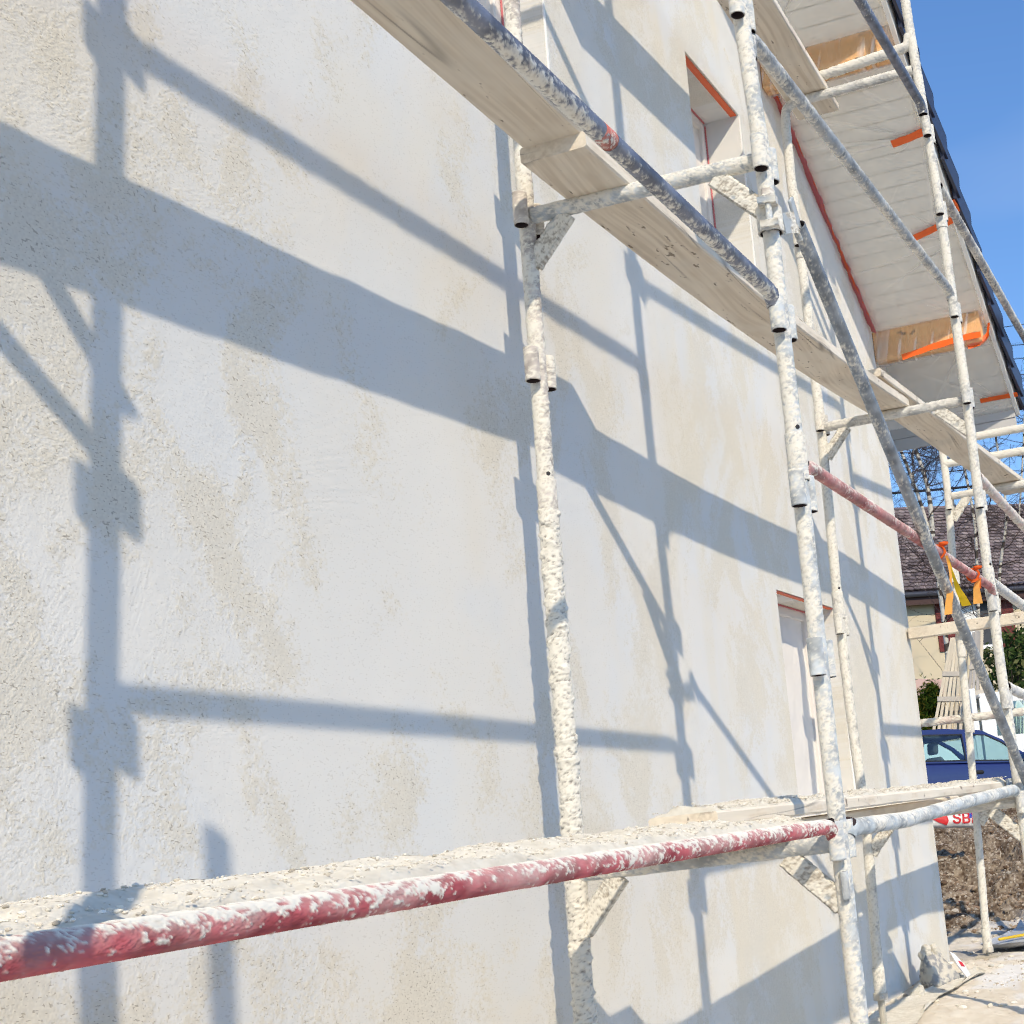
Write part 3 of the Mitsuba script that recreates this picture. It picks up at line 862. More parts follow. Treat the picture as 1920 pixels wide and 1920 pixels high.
G = 'scaffold frames along the gable'
L_steel = dict(o=(.47, .0011, STEEL, .5), i=(.97, .0058, STEEL, 1.3), t=(.45, .0012, STEEL, .5))
L_top = dict(o=(.56, .0014, STEEL, .6), i=(.60, .0020, (.42, .38, .35), .8), t=(.52, .0014, STEEL, .6))
L_far = dict(o=(.58, .0015, (.42, .43, .43), .6), i=(.64, .0020, (.46, .45, .42), .8), t=(.54, .0014, (.45, .45, .43), .6))
L_far2 = dict(o=(.70, .0018, (.48, .47, .44), .7), i=(.68, .0018, (.50, .48, .45), .7), t=(.64, .0016, (.5, .48, .45), .7))
frame(1, 'nearest scaffold frame of the lower level, its inner standard thickly crusted with mortar', -.86, 1.06, -.008, L_steel, G, .0036, cups=(0.0, .5, .98), jack=True, pin=True)
frame(1, 'nearest scaffold frame of the upper level, carrying the long planks overhead', 1.06, 3.0, 2.0, L_top, G, .0036, cups=(1.5, 2.0, 2.5))
frame(1, 'topmost part of the nearest scaffold frame, cut off by the upper picture edge', 3.0, 4.95, 3.84, L_top, G, .012, cups=(3.5, 4.0), elbow=True)
frame(2, 'second scaffold frame of the lower level, its foot spindle standing near the mortar sack', -.80, 1.06, 0.0, L_far, G, .006, cups=(0.0, .5, .98), jack=True)
frame(2, 'second scaffold frame of the middle level, below the dark verge tiles', 1.06, 3.0, 2.02, L_far, G, .006, cups=(1.5, 2.04, 2.5))
frame(2, 'second scaffold frame of the top level with rounded elbow under the soffit', 3.0, 4.95, 3.84, L_far, G, .006, cups=(3.06, 3.5), elbow=True)
frame(3, 'third scaffold frame of the lower level, standing on the ground beyond the house corner', -.90, 1.0, 0.02, L_far2, G, .010, cups=(0.0, .5), jack=True)
frame(3, 'third scaffold frame of the upper level in front of the bare birches', 1.0, 2.42, 2.05, L_far2, G, .010, cups=(1.5, 2.0))
frame(0, 'scaffold frame of the lower level just left of the picture edge, seen by its shadow', -.90, 1.0, 0.0, L_top, G, .02, cups=(0.0, .5), jack=True, plates=False)
frame(0, 'scaffold frame of the upper level just left of the picture edge, seen by its shadow', 1.0, 4.2, 2.08, L_top, G, .02, cups=(1.5, 2.0, 3.06), plates=False)


def rail(name, label, cat_, pts, group=None, coat=.5, amp=.003, base=STEEL, seed=0, ds=.007, mat='coated', r=.0242, face=(0, 0, .3), lumps=1.0, hollow=True, dust=.3, edge=.085):
    k = thing(name, label, cat_, group)
    m, col = tube(pts, r=r, ds=ds, coat=coat, amp=amp, seed=seed, base=base, face=face, lumps=lumps, hollow=hollow, dust=dust, edge=edge)
    put(k, m, M[mat], True, color=col)
    return k


def oy(ci, z, side='o'):
    return interp(COLS[ci][side], z)


GR = 'guard rails between the scaffold frames'
rail('guard_rail', 'dark blue-grey guard rail running down from the upper left into the nearest frame', 'guard rail', [(-2.78, .111, 1.619), (-.10, .002, 1.562), (-.058, -.001, 1.552), (-.052, -.002, 1.52)], GR, .25, .0010, DARK, 3, .004, 'steel', face=(0, .3, -1.2), dust=.10, r=.0225)
rail('guard_rail', 'red guard rail caked with white plaster across the bottom of the picture', 'guard rail', [(-2.78, .062, .050), (-.12, .004, .040), (-.065, .0, .034), (-.052, -.002, .01)], GR, .44, .0011, RED, 14, .0034, face=(0, .3, .95), r=.0198, dust=.42, lumps=.7, edge=.035)
rail('guard_rail', 'guard rail above the upper planks, out of the picture at the top left', 'guard rail', [(-2.76, .085, 3.135), (-.05, .02, 3.10)], GR, .5, .003, STEEL, 15, .02)
rail('guard_rail', 'long plaster-splashed guard rail from the first upper frame down to the second', 'guard rail', [(.05, .018, 2.36), (.055, .018, 2.43), (.10, .016, 2.448), (2.90, -.060, 2.585), (2.948, -.061, 2.57), (2.95, -.061, 2.54)], GR, .42, .0013, (.25, .28, .31), 16, .006, face=(0, .5, -.3), r=.0225)
rail('guard_rail', 'dark guard rail in the upper right corner crossing in front of the soffit', 'guard rail', [(.05, .03, 3.40), (.10, .03, 3.46), (2.90, -.045, 3.615), (2.948, -.045, 3.60), (2.95, -.045, 3.57)], GR, .22, .0010, DARK, 17, .007, 'steel', dust=.08)
rail('guard_rail', 'dusty dark red guard rail in the second bay', 'guard rail', [(.05, -.003, 1.03), (.056, -.004, 1.060), (.11, -.004, 1.075), (2.90, -.070, 1.042), (2.946, -.068, 1.030), (2.95, -.066, 1.005)], GR, .30, .0012, (.35, .115, .115), 18, .006, face=(0, 0, .6), r=.0198)
rail('guard_rail', 'grey sagging guard rail below the lower plank of the second bay', 'guard rail', [(.05, -.010, .005), (.06, -.012, .024), (.12, -.02, .027), (.70, -.03, .020), (1.22, -.03, .030), (1.87, -.035, .044), (2.54, -.045, .054), (2.90, -.05, .062), (2.95, -.052, .045)], GR, .44, .0013, (.34, .39, .42), 19, .0055, face=(0, .2, .5))
for n_, (pa, pb, lab, base) in enumerate((((1776, 378), (1920, 632), 'grey guard rail against the blue sky at the right edge', (.22, .22, .24)),
                                          ((1850, 912), (1920, 988), 'pinkish guard rail at the right edge beside the neighbour roof', (.50, .37, .34)),
                                          ((1872, 1101), (1920, 1137), 'pale grey guard rail at the right edge below the orange ribbon', (.42, .43, .45)),
                                          ((1888, 1288), (1920, 1303), 'short visible guard rail end at the right edge above the white truck', (.42, .43, .45)))):
    a_ = np.array([3.05, -.065, 0]) + [0, 0, on_y(*pa, -.065)[2]]
    b_ = on_y(*pb, -.085)
    a_[2] = on_y(*pa, -.065)[2]
    a_[0] = max(3.05, on_y(*pa, -.065)[0])
    dirn = (b_ - a_) / (b_[0] - a_[0])
    e_ = a_ + dirn * ((6.4 if n_ == 0 else 5.30) - a_[0])
    rail('guard_rail', lab, 'guard rail', [a_ - dirn * (a_[0] - 3.028), a_ + [.05, 0, 0] * 1 if False else a_, e_], GR, .5, .0025, base, 25 + n_, .012)
m, col = tube([(-1.105, .0429, 1.5834), (-1.050, .0407, 1.5822)], r=.0230, ds=.004, coat=.25, amp=.001, seed=71, base=(.42, .09, .07), hollow=False)
part(next(k for k in labels if labels[k].get('label', '').startswith('dark blue-grey guard rail running')), 'paint_mark', m, M['coated'], True, color=col, label='worn red paint mark on the rail')
# diagonal brace with its flattened head and the coupler that holds it
br = thing('diagonal_brace', 'dark steel diagonal brace bolted to the first standard by a coupler, crossing the second bay', 'diagonal brace')
m, col = tube([(.135, -.050, 1.835), (.25, -.052, 1.765), (1.55, -.075, .968), (2.96, -.110, .085)], r=.0225, ds=.006, coat=.24, amp=.0014, seed=31, base=(.17, .20, .235), face=(0, .2, -.3), dust=.15)
part(br, 'tube', m, M['steel'], True, color=col)
m, col = plate((.085, -.048, 1.90), (.165, -.050, 1.80), .046, .009, seed=33, up=(0, 1, 0), coat=.35, amp=.001)
part(br, 'flat_head', m, M['coated'], True, color=col)
ys_ = oy(1, 1.80)
m, col = tube([(0, ys_, 1.765), (0, ys_, 1.845)], r=.0345, ds=.005, coat=.85, amp=.004, seed=34)
part(br, 'coupler', m, M['coated'], True, color=col)
lug = [plate((-.030, ys_ - .012, 1.845), (-.088, ys_ - .02, 1.835), .052, .016, seed=35, up=(0, 0, 1), coat=.7), plate((-.030, ys_ - .012, 1.772), (-.080, ys_ - .02, 1.765), .05, .014, seed=36, up=(0, 0, 1), coat=.5),
       plate((.028, ys_ - .03, 1.80), (.10, ys_ - .045, 1.83), .06, .012, seed=37, up=(0, 1, 0), coat=.4)]
m, col = join(*lug)
part(br, 'lug', m, M['coated'], False, color=col)
m, col = join(tube([(-.070, ys_ - .02, 1.76), (-.070, ys_ - .02, 1.87)], r=.009, ds=.005, n=14, coat=.4, amp=.001, seed=38), tube([(-.070, ys_ - .02, 1.845), (-.070, ys_ - .02, 1.868)], r=.021, ds=.005, n=6, coat=.5, amp=.002, seed=39, base=(.35, .30, .26)))
part(br, 'bolt', m, M['coated'], False, color=col)

rail('end_rail', 'mortar-splashed end rail above the top transom, its open end dark', 'end rail', [(3.0, .60, 3.945), (3.0, .46, 3.956), (3.0, .01, 3.995), (3.0, -.010, 4.005), (3.0, -.016, 4.06)], None, .6, .003, (.46, .46, .44), 51, .008)
GE = None
rail('end_rail', 'lower white end rail of the third frame seen against the birch twigs', 'end rail', [(5.34, .50, 2.277), (5.34, -.24, 2.272)], None, .75, .003, (.5, .48, .45), 52, .012)
rail('end_rail', 'upper white end rail of the third frame just below the eave', 'end rail', [(5.34, .50, 2.43), (5.34, -.24, 2.43)], None, .75, .003, (.5, .48, .45), 53, .012)
rail('guard_rail', 'pinkish-grey tube running from behind the house corner above the blue car roof', 'guard rail', [(5.40, .95, .555), (5.40, -.35, .535)], None, .6, .003, (.40, .30, .27), 54, .01)
tb = thing('timber_beam', 'squared pale timber beam running from the house corner past the hanging orange ribbons', 'timber beam')
put(tb, beam((5.285, .875, 1.15), (5.285, -.40, 1.147), .075, .075, bevel=.004), M['plank_wood'])


# ------------------------------------------------------------------ planks
def plank(name, label, p, q, w, t, sag=0.0, hump=.004, layers=False, seed=0, group=None):
    """A scaffold board, p and q its under side's centre line ends; edges a little worn."""
    p, q = np.array(p, float), np.array(q, float)
    L = np.linalg.norm(q - p)
    x = (q - p) / L
    y = np.cross([0, 0, 1], x); y /= np.linalg.norm(y)
    z = np.cross(x, y)
    nx = int(L / .03)
    b = .006
    prof = [(-w / 2 + b, 0), (w / 2 - b, 0), (w / 2, b), (w / 2, t - b), (w / 2 - b, t), (-w / 2 + b, t), (-w / 2, t - b), (-w / 2, b)]
    n = len(prof)
    S = np.linspace(0, L, nx)
    V = []
    for s_ in S:
        ring = np.array([p + x * s_ + y * a + z * c for a, c in prof])
        ring[:, 2] -= sag * 4 * (s_ / L) * (1 - s_ / L)
        V.append(ring)
    V = np.vstack(V)
    V = V + (meshkit.noise(V * [9, 40, 40], seed)[:, None] - .5) * [0, .004, .003]
    i = np.arange(n)
    F = []
    for k_ in range(nx - 1):
        a, b_ = k_ * n + i, k_ * n + (i + 1) % n
        F += [np.column_stack([a, b_ + n, b_]), np.column_stack([a, a + n, b_ + n])]
    c0, c1 = len(V), len(V) + 1
    F += [np.column_stack([np.full(n, c0), i, (i + 1) % n]), np.column_stack([np.full(n, c1), (nx - 1) * n + (i + 1) % n, (nx - 1) * n + i])]
    V = np.vstack([V, V[:n].mean(0), V[(nx - 1) * n:].mean(0)])
    k = thing(name, label, 'plank', group)
    mesh = trimesh.Trimesh(V, np.vstack(F), process=False)
    mesh.fix_normals()
    key = part(k, 'board', mesh, M['plank_wood'], 30) if layers else put(k, mesh, M['plank_wood'], 30)
    if layers:
        # spilt mortar on top: one lumpy sheet, and loose crumbs
        h = lambda u, v_: .003 + hump * (1 - (2 * v_ / w) ** 2) + .016 * sstep(.3, .8, meshkit.fbm(np.stack([u * 9 + seed, v_ * 14, u * 0], -1), 4, seed)) + .004 * meshkit.noise(np.stack([u * 90, v_ * 90, u * 0], -1), seed)
        nu, nv = int(L / .007), int((w - .004) / .007)
        gu, gv = np.meshgrid(np.linspace(.004, L - .004, nu), np.linspace(-w / 2 + .002, w / 2 - .002, nv), indexing='ij')
        hh = (h(gu, gv) + .003) * np.clip(55 * np.minimum(w / 2 - np.abs(gv) - .003, np.minimum(gu, L - gu) - .004), 0, 1) - .003
        gp = p + x * gu.ravel()[:, None] + y * gv.ravel()[:, None] + z * (t - .001 + hh.ravel())[:, None]
        gp[:, 2] -= sag * 4 * (gu.ravel() / L) * (1 - gu.ravel() / L)
        ii = np.arange(nu * nv).reshape(nu, nv)
        ff = np.vstack([np.column_stack([ii[:-1, :-1].ravel(), ii[1:, :-1].ravel(), ii[1:, 1:].ravel()]), np.column_stack([ii[:-1, :-1].ravel(), ii[1:, 1:].ravel(), ii[:-1, 1:].ravel()])])
        part(k, 'mortar_layer', (gp, ff), M['white_coat'], True, label='crumbly spilt mortar on the board')

        def pl(g_):
            u, v_ = g_.uniform(.01, L - .01), w * (g_.random() - .5) * .98
            c = p + x * u + y * v_ + z * (t + float(h(np.array(u), np.array(v_))))
            return c - [0, 0, sag * 4 * (u / L) * (1 - u / L)]
        ms, cs = scatter(int(1900 * L), pl, lambda g_: .0009 + .0030 * g_.random() ** 4, [(.72, .68, .59), (.76, .73, .66), (.66, .60, .50), (.50, .45, .37)], seed + 77)
        part(k, 'crumbs', ms, M['stone'], False, color=cs, kind='stuff')
    return k


plank('scaffold_plank', 'wide plank overhead in the nearest bay, its underside seen from below', (-3.15, .555, 2.067), (.22, .545, 2.072), .195, .045, seed=1)
plank('scaffold_plank', 'second board laid on top of the nearest overhead plank, out of sight from below', (-3.1, .560, 2.114), (.20, .552, 2.118), .19, .04, seed=12)
plank('scaffold_plank', 'long overhead plank of the second bay, its rounded end lying over the first transom', (-.27, .545, 2.024), (3.03, .345, 2.046), .215, .050, sag=.045, seed=2)
plank('scaffold_plank', 'overhead plank running from the second frame out of the right picture edge', (2.58, .372, 2.094), (5.75, .070, 2.078), .21, .043, seed=3)
plank('scaffold_plank', 'topmost broad plank under the upper soffit, its end past the rounded frame elbow', (.30, .585, 3.868), (3.245, .585, 3.868), .245, .045, seed=4)
plank('scaffold_plank', 'lower plank behind the red rail, covered with crumbly mortar', (-3.2, .335, .029), (.12, .335, .027), .44, .032, layers=True, seed=5, hump=.022)
plank('scaffold_plank', 'mortar-covered lower plank of the second bay, its worn left end lying on the nearer board', (-.29, .33, .076), (2.99, .085, .066), .20, .040, layers=True, seed=6)
plank('scaffold_plank', 'lower grey board half hidden beneath the mortar-covered plank of the second bay', (.15, .33, .024), (3.12, .36, .024), .20, .040, seed=7)
plank('scaffold_plank', 'lower plank of the third bay beside the house corner', (2.9, .42, .066), (5.5, .40, .026), .22, .040, seed=8)
eb = thing('steel_end_clip', 'small grey steel clip with a bolt at the right end of the lower mortar-covered plank', 'clip')
m, col = join(plate((2.90, -.022, .088), (3.03, -.031, .090), .055, .006, seed=41, up=(0, 1, 0), coat=.15, amp=.001), tube([(2.955, -.022, .092), (2.955, -.040, .092)], r=.009, ds=.004, n=6, coat=0, amp=.0, seed=42))
put(eb, m, M['coated'], False, color=col)
rail('short_tube', 'short tube clamped to the frame outside the left picture edge, seen by its shadow', 'tube', [(-2.73, .08, 2.262), (-2.73, .40, 2.44)], None, .3, .002, STEEL, 62, .02)
rail('prop_pole', 'wooden pole standing by the scaffold outside the left picture edge, seen by its shadow', 'pole', [(-3.06, -.32, -1.0), (-3.05, -.30, 1.79)], None, .2, .001, (.35, .27, .18), 61, .03)


# ------------------------------------------------------------------ ribbons on the red rail
def cloth(parent, line, widths, mat, seed, ax=(0, -1, 0), name='tail'):
    P = resample(np.array(line, float), .012)
    t = np.linspace(0, 1, len(P))
    wd = np.interp(t, np.linspace(0, 1, len(widths)), widths)
    ax = np.array(ax, float)
    cols_ = np.linspace(-.5, .5, 7)
    V = P[:, None] + ax * (cols_[None, :, None] * wd[:, None, None])
    q = V.reshape(-1, 3)
    q = q + np.array([1, 0, 0]) * ((meshkit.fbm(q * 16 + seed, 3, seed) - .5) * .05)[:, None]
    n, m_ = len(P), 7
    ii = np.arange(n * m_).reshape(n, m_)
    ff = np.vstack([np.column_stack([ii[:-1, :-1].ravel(), ii[1:, :-1].ravel(), ii[1:, 1:].ravel()]), np.column_stack([ii[:-1, :-1].ravel(), ii[1:, 1:].ravel(), ii[:-1, 1:].ravel()])])
    part(parent, name, (q, ff), M[mat], True)


def onrail(u, v):
    y = -.06
    return on_y(u, v, y)


for n_, (lab, knot, tails) in enumerate((
        ('yellow and orange plastic ribbon knotted on the dusty red rail beside the diagonal brace', (1764, 1030), [([(1766, 1040), (1775, 1085), (1785, 1110), (1800, 1138)], (.012, .014, .032, .040), 'ribbon_yellow'), ([(1763, 1040), (1770, 1080), (1768, 1110), (1764, 1154)], (.010, .010, .030, .030), 'ribbon')]),
        ('orange plastic ribbon knotted on the dusty red rail near the second standard', (1822, 1076), [([(1818, 1078), (1818, 1100), (1822, 1134)], (.014, .026, .042), 'ribbon'), ([(1814, 1078), (1812, 1094)], (.02, .022), 'ribbon_red'), ([(1822, 1078), (1826, 1105)], (.010, .008), 'ribbon_red')]))):
    k = thing('plastic_ribbon', lab, 'ribbon')
    kc = onrail(*knot)
    # the knot: a loop of ribbon round the rail
    m = trimesh.creation.torus(major_radius=.0275, minor_radius=.0055, major_sections=24, minor_sections=8)
    m.apply_transform(trimesh.geometry.align_vectors([0, 0, 1], [1, 0, 0]))
    xr = float(kc[0])
    zr = 1.075 - .035 * xr / 2.9
    m.apply_translation([xr, -.004 - .071 * xr / 2.9, zr])
    m.vertices += (meshkit.noise(m.vertices * 60, 3)[:, None] - .5) * .008
    part(k, 'knot', m, M['ribbon_red'], True)
    bow = pebble(.016, 4)
    part(k, 'bow', (bow[0] * [1, 1.2, .7] + [xr, -.03 - .071 * xr / 2.9, zr + .030], bow[1]), M['ribbon_red'], False)
    for line, wd, mt in tails:
        pts = [onrail(u, v) + [0, -.03, 0] for u, v in line]
        pts[0] = np.array([xr, -.035 - .071 * xr / 2.9, zr - .02])
        cloth(k, pts, wd, mt, n_ * 5 + len(line))


# ------------------------------------------------------------------ on the ground near the corner
def blob(pts_r, seed, amp, ref=.012, freq=14):
    import manifold3d as m3
    sp = [m3.Manifold.sphere(r, 24).translate(list(map(float, c))) for c, r in pts_r]
    m = m3.Manifold.batch_hull(sp)
    m = m.refine_to_length(ref).to_mesh()
    v, f = np.array(m.vert_properties[:, :3]), np.array(m.tri_verts)
    n = trimesh.Trimesh(v, f, process=False).vertex_normals
    d = (meshkit.fbm(v * freq + seed, 4, seed) - .5) * amp * 2 - np.abs(meshkit.noise(v * freq * .6 + seed, seed + 1) - .5) * amp
    return v + n * d[:, None], f


sk = thing('mortar_sack', 'small torn mortar sack with lumpy open top slumped against the wall foot at the corner', 'sack')
v, f = blob([((4.18, .74, -.97), .032), ((4.36, .66, -.97), .028), ((4.28, .82, -.96), .03), ((4.24, .79, -.83), .028), ((4.36, .76, -.82), .024)], 3, .014, .008, 22)
g_ = meshkit.fbm(v * 30, 3, 4)
part(sk, 'body', (v, f), M['coated'], True, color=lerp((.30, .30, .30), (.60, .56, .48), sstep(.42, .56, g_)))
for n_, (c, r) in enumerate((((4.27, .78, -.795), .040), ((4.33, .75, -.80), .034), ((4.21, .80, -.815), .028))):
    v, f = blob([(np.array(c) + [-.018, 0, 0], r * .8), (np.array(c) + [.018, .01, .01], r * .7)], 8 + n_, .014, .007, 40)
    part(sk, 'mortar_lump', (v, f), M['white_coat'], True)
fl = np.array([[4.34, .665, -.82], [4.39, .65, -.84], [4.44, .61, -.91], [4.43, .575, -.975], [4.385, .59, -.98], [4.35, .63, -.90]])
part(sk, 'paper_flap', trimesh.convex.convex_hull(np.vstack([fl, fl + [.004, .006, 0]])), M['sack_white'])
part(sk, 'print', trimesh.convex.convex_hull([[4.375, .6255, -.88], [4.412, .614, -.895], [4.410, .600, -.92], [4.375, .612, -.91], [4.374, .629, -.882], [4.412, .618, -.897]]), M['print_red'])

bl = thing('mortar_heap', 'grey clump of hardened mortar on the ground in front of the torn sack', 'mortar clump')
v, f = blob([((3.97, .78, -.98), .030), ((4.05, .80, -.97), .026), ((3.90, .82, -.99), .02)], 15, .02, .008, 34)
put(bl, (v, f), M['white_coat'], True)


def drape(name, label, cat_, outline, mat, seed, lift=.01, res=.025, amp=.03, edge=.0):
    """A sheet lying on the ground, crumpled, with a real edge."""
    pg = Polygon(outline)
    x0, y0, x1, y1 = pg.bounds
    pts = [(a, b) for a in np.arange(x0, x1, res) for b in np.arange(y0, y1, res)]
    from shapely import contains_xy
    pts = np.array(pts)
    inside = contains_xy(pg.buffer(-.3 * res), pts[:, 0], pts[:, 1])
    ring = np.array([pg.exterior.interpolate(t).coords[0] for t in np.arange(0, pg.length, res)])
    ring = ring + (meshkit.noise(np.column_stack([ring * 14, ring[:, 0] * 0]), seed)[:, None] - .5) * .03
    from scipy.spatial import Delaunay
    A = np.vstack([pts[inside], ring])
    tri = Delaunay(A).simplices
    cen = A[tri].mean(1)
    tri = tri[contains_xy(pg.buffer(.02), cen[:, 0], cen[:, 1])]
    q = np.column_stack([A[:, 0] * 5, A[:, 1] * 9, A[:, 0] * 0 + seed])
    z = ground_z(A[:, 0], A[:, 1]) + lift + amp * (meshkit.fbm(q, 4, seed) * .7 + np.abs(meshkit.noise(q * .7, seed + 3) - .5) * 1.2)
    z[inside.sum():] += edge * meshkit.noise(np.column_stack([ring * 5, ring[:, 0] * 0]), seed + 6)
    k = thing(name, label, cat_)
    a, b, c = np.column_stack([A, z])[tri].transpose(1, 0, 2)
    up = np.cross(b - a, c - a)[:, 2] < 0
    tri[up] = tri[up][:, ::-1]
    put(k, (np.column_stack([A, z]), tri), M[mat], True, uv=A)


drape('ground_sheet', 'dusty grey ground sheet spread at the mound foot with a dark curled edge', 'plastic sheet', [(5.55, .72), (6.9, .55), (7.15, -.6), (6.9, -1.6), (5.9, -1.5), (5.45, -.6), (5.35, .2)], 'sheet', 4, .012, .03, .05, .05)
drape('ground_sheet', 'plaster-covered cover sheet along the wall foot with a curling edge', 'plastic sheet', [(2.6, .56), (3.2, .60), (3.8, .64), (4.3, .56), (4.65, .52), (4.75, .60), (4.5, .64), (4.1, .74), (3.7, .84), (3.2, .86), (2.6, .82)], 'white_coat', 14, .006, .015, .012, .03)


def lay(pts, r, lift=0.0):
    P = np.array([[x, y, float(ground_z(x, y)) + r + lift] for x, y in pts])
    return tube(resample(P, .03), r=r, ds=.03, n=8, coat=0, amp=0, seed=1, base=(1, 1, 1), hollow=False)[0]


k = thing('power_cable', 'yellow cable lying on the grey sheet at the mound foot', 'cable')
put(k, lay([(5.75, .62), (6.05, .35), (6.1, .1), (5.95, -.15), (5.98, -.4), (6.2, -.8), (6.1, -1.3)], .010, .055), M['cable_yellow'], True)
k = thing('power_cable', 'black cable loop lying beside the third standard foot', 'cable')
put(k, lay([(6.25, .22), (6.1, .10), (6.0, .12), (5.98, .02), (6.1, -.04)], .012, .06), M['black'], True)
k = thing('tape_scrap', 'crumpled scrap of orange tape on the ground at the right edge', 'tape scrap')
v, f = blob([((5.93, -.17, float(ground_z(5.93, -.17)) + .07), .02), ((6.0, -.34, float(ground_z(6.0, -.34)) + .07), .022)], 6, .02, .008, 40)
put(k, (v, f), M['tape_orange'], True)

# printed bag on the mound, in front of the blue car
bag = thing('printed_bag', 'white plastic bag with red letters and blue pattern lying in front of the blue car', 'bag')
BD = 12.6
pL, pR = at(1742, 1534, BD), at(1829, 1532, BD)
ex = (pR - pL); bagw = np.linalg.norm(ex); ex = ex / bagw
ey = np.cross([0, 0, 1], ex); ey /= np.linalg.norm(ey)      # away from us
ezv = np.cross(ex, ey)
bo = (pL + pR) / 2
bw = bagw * .62
def bagp(a, d, h):
    return bo + ex * a + ey * d + ezv * h
v, f = blob([(bagp(-bw, .12, -.02), .085), (bagp(bw * .72, .12, -.025), .075), (bagp(-bw, .30, .0), .10), (bagp(bw * .72, .30, .0), .10), (bagp(bw * .5, .2, .035), .06)], 21, .012, .014, 9)
part(bag, 'body', (v, f), M['sack_white'], True)
bmesh = trimesh.Trimesh(v, f)


def stick_on(polys, mat, name):
    """Print: flat shapes laid on the bag's near face."""
    out = []
    for poly2 in polys:
        vv_, ff_ = trimesh.creation.triangulate_polygon(poly2, engine='earcut')
        m_ = trimesh.Trimesh(np.column_stack([vv_, np.zeros(len(vv_))]), ff_).subdivide_to_size(.02)
        P3 = np.array([bagp(a, 0, h) for a, h, _ in m_.vertices])
        tree_v = (bmesh.vertices - bo)
        loc = np.column_stack([tree_v @ ex, tree_v @ ey, tree_v @ ezv])
        near = loc[loc[:, 1] < .22]
        from scipy.spatial import cKDTree
        dd, jj = cKDTree(near[:, [0, 2]]).query(m_.vertices[:, :2], k=3)
        dep = near[jj, 1].min(1) - .006
        out.append(trimesh.Trimesh(np.array([bagp(a, d_, h) for (a, h, _), d_ in zip(m_.vertices, dep)]), m_.faces, process=False))
    part(bag, name, cat(*out), M[mat])


def letters(txt, hgt, x, y, slant=0.0):
    m_ = meshkit.text_mesh(txt, hgt, .002, True)
    top = m_.vertices[:, 2] > .001
    fc = m_.faces[np.all(m_.vertices[m_.faces][:, :, 2] > .001, 1)]
    vv_ = m_.vertices[:, :2] + [x, y]
    out = trimesh.Trimesh(np.column_stack([vv_, np.zeros(len(vv_))]), fc, process=True)
    return out


tri_l = letters('SBK', .098, .0, -.052)
def stick_mesh(m_, mat, name):
    m_ = m_.subdivide_to_size(.02)
    loc = np.column_stack([(bmesh.vertices - bo) @ ex, (bmesh.vertices - bo) @ ey, (bmesh.vertices - bo) @ ezv])
    near = loc[loc[:, 1] < .22]
    from scipy.spatial import cKDTree
    dd, jj = cKDTree(near[:, [0, 2]]).query(m_.vertices[:, :2], k=3)
    dep = near[jj, 1].min(1) - .006
    part(bag, name, trimesh.Trimesh(np.array([bagp(a, d_, h) for (a, h, _), d_ in zip(m_.vertices, dep)]), m_.faces, process=False), M[mat])
stick_mesh(tri_l, 'print_red', 'red_letters')
stick_on([Polygon([(-.20, .0), (-.05, .045), (-.03, -.03), (-.05, -.07), (-.13, -.04)])], 'print_red', 'red_panel')
gq = np.random.default_rng(4)
stick_on([Polygon([(a, h), (a + .03 + .03 * gq.random(), h + .008), (a + .035, h + .022), (a + .004, h + .018)]) for a in np.arange(-.02, .19, .036) for h in np.arange(.052, .10, .024)] + [Polygon([(.155, -.01), (.19, 0), (.185, .04), (.16, .035)])], 'print_blue', 'blue_pattern')


# ------------------------------------------------------------------ blue car
def loft(stations, prof):
    """stations: (x, half width, z low, z high); prof: list of (fraction of the half width, fraction of the height)."""
    rings = []
    for x, w_, a, b in stations:
        rings.append([[x, w_ * p_, a + (b - a) * q_] for p_, q_ in prof])
    R, n = len(rings), len(prof)
    V = np.array(rings).reshape(-1, 3)
    i = np.arange(n)
    F = []
    for k_ in range(R - 1):
        a, b = k_ * n + i, k_ * n + (i + 1) % n
        F += [np.column_stack([a, b, b + n]), np.column_stack([a, b + n, a + n])]
    c0, c1 = len(V), len(V) + 1
    F += [np.column_stack([np.full(n, c0), (i + 1) % n, i]), np.column_stack([np.full(n, c1), (R - 1) * n + i, (R - 1) * n + (i + 1) % n])]
    V = np.vstack([V, V[:n].mean(0), V[(R - 1) * n:R * n].mean(0)])
    m_ = trimesh.Trimesh(V, np.vstack(F), process=False)
    m_.fix_normals()
    return m_


def placed(mesh, M4):
    m_ = mesh.copy()
    m_.apply_transform(M4)
    return m_


def pose(origin, azimuth, pitch=0.0):
    x = np.array([math.cos(azimuth) * math.cos(pitch), math.sin(azimuth) * math.cos(pitch), math.sin(pitch)])
    y = np.cross([0, 0, 1], x); y /= np.linalg.norm(y)
    z = np.cross(x, y)
    M4 = np.eye(4)
    M4[:3, 0], M4[:3, 1], M4[:3, 2], M4[:3, 3] = x, y, z, origin
    return M4


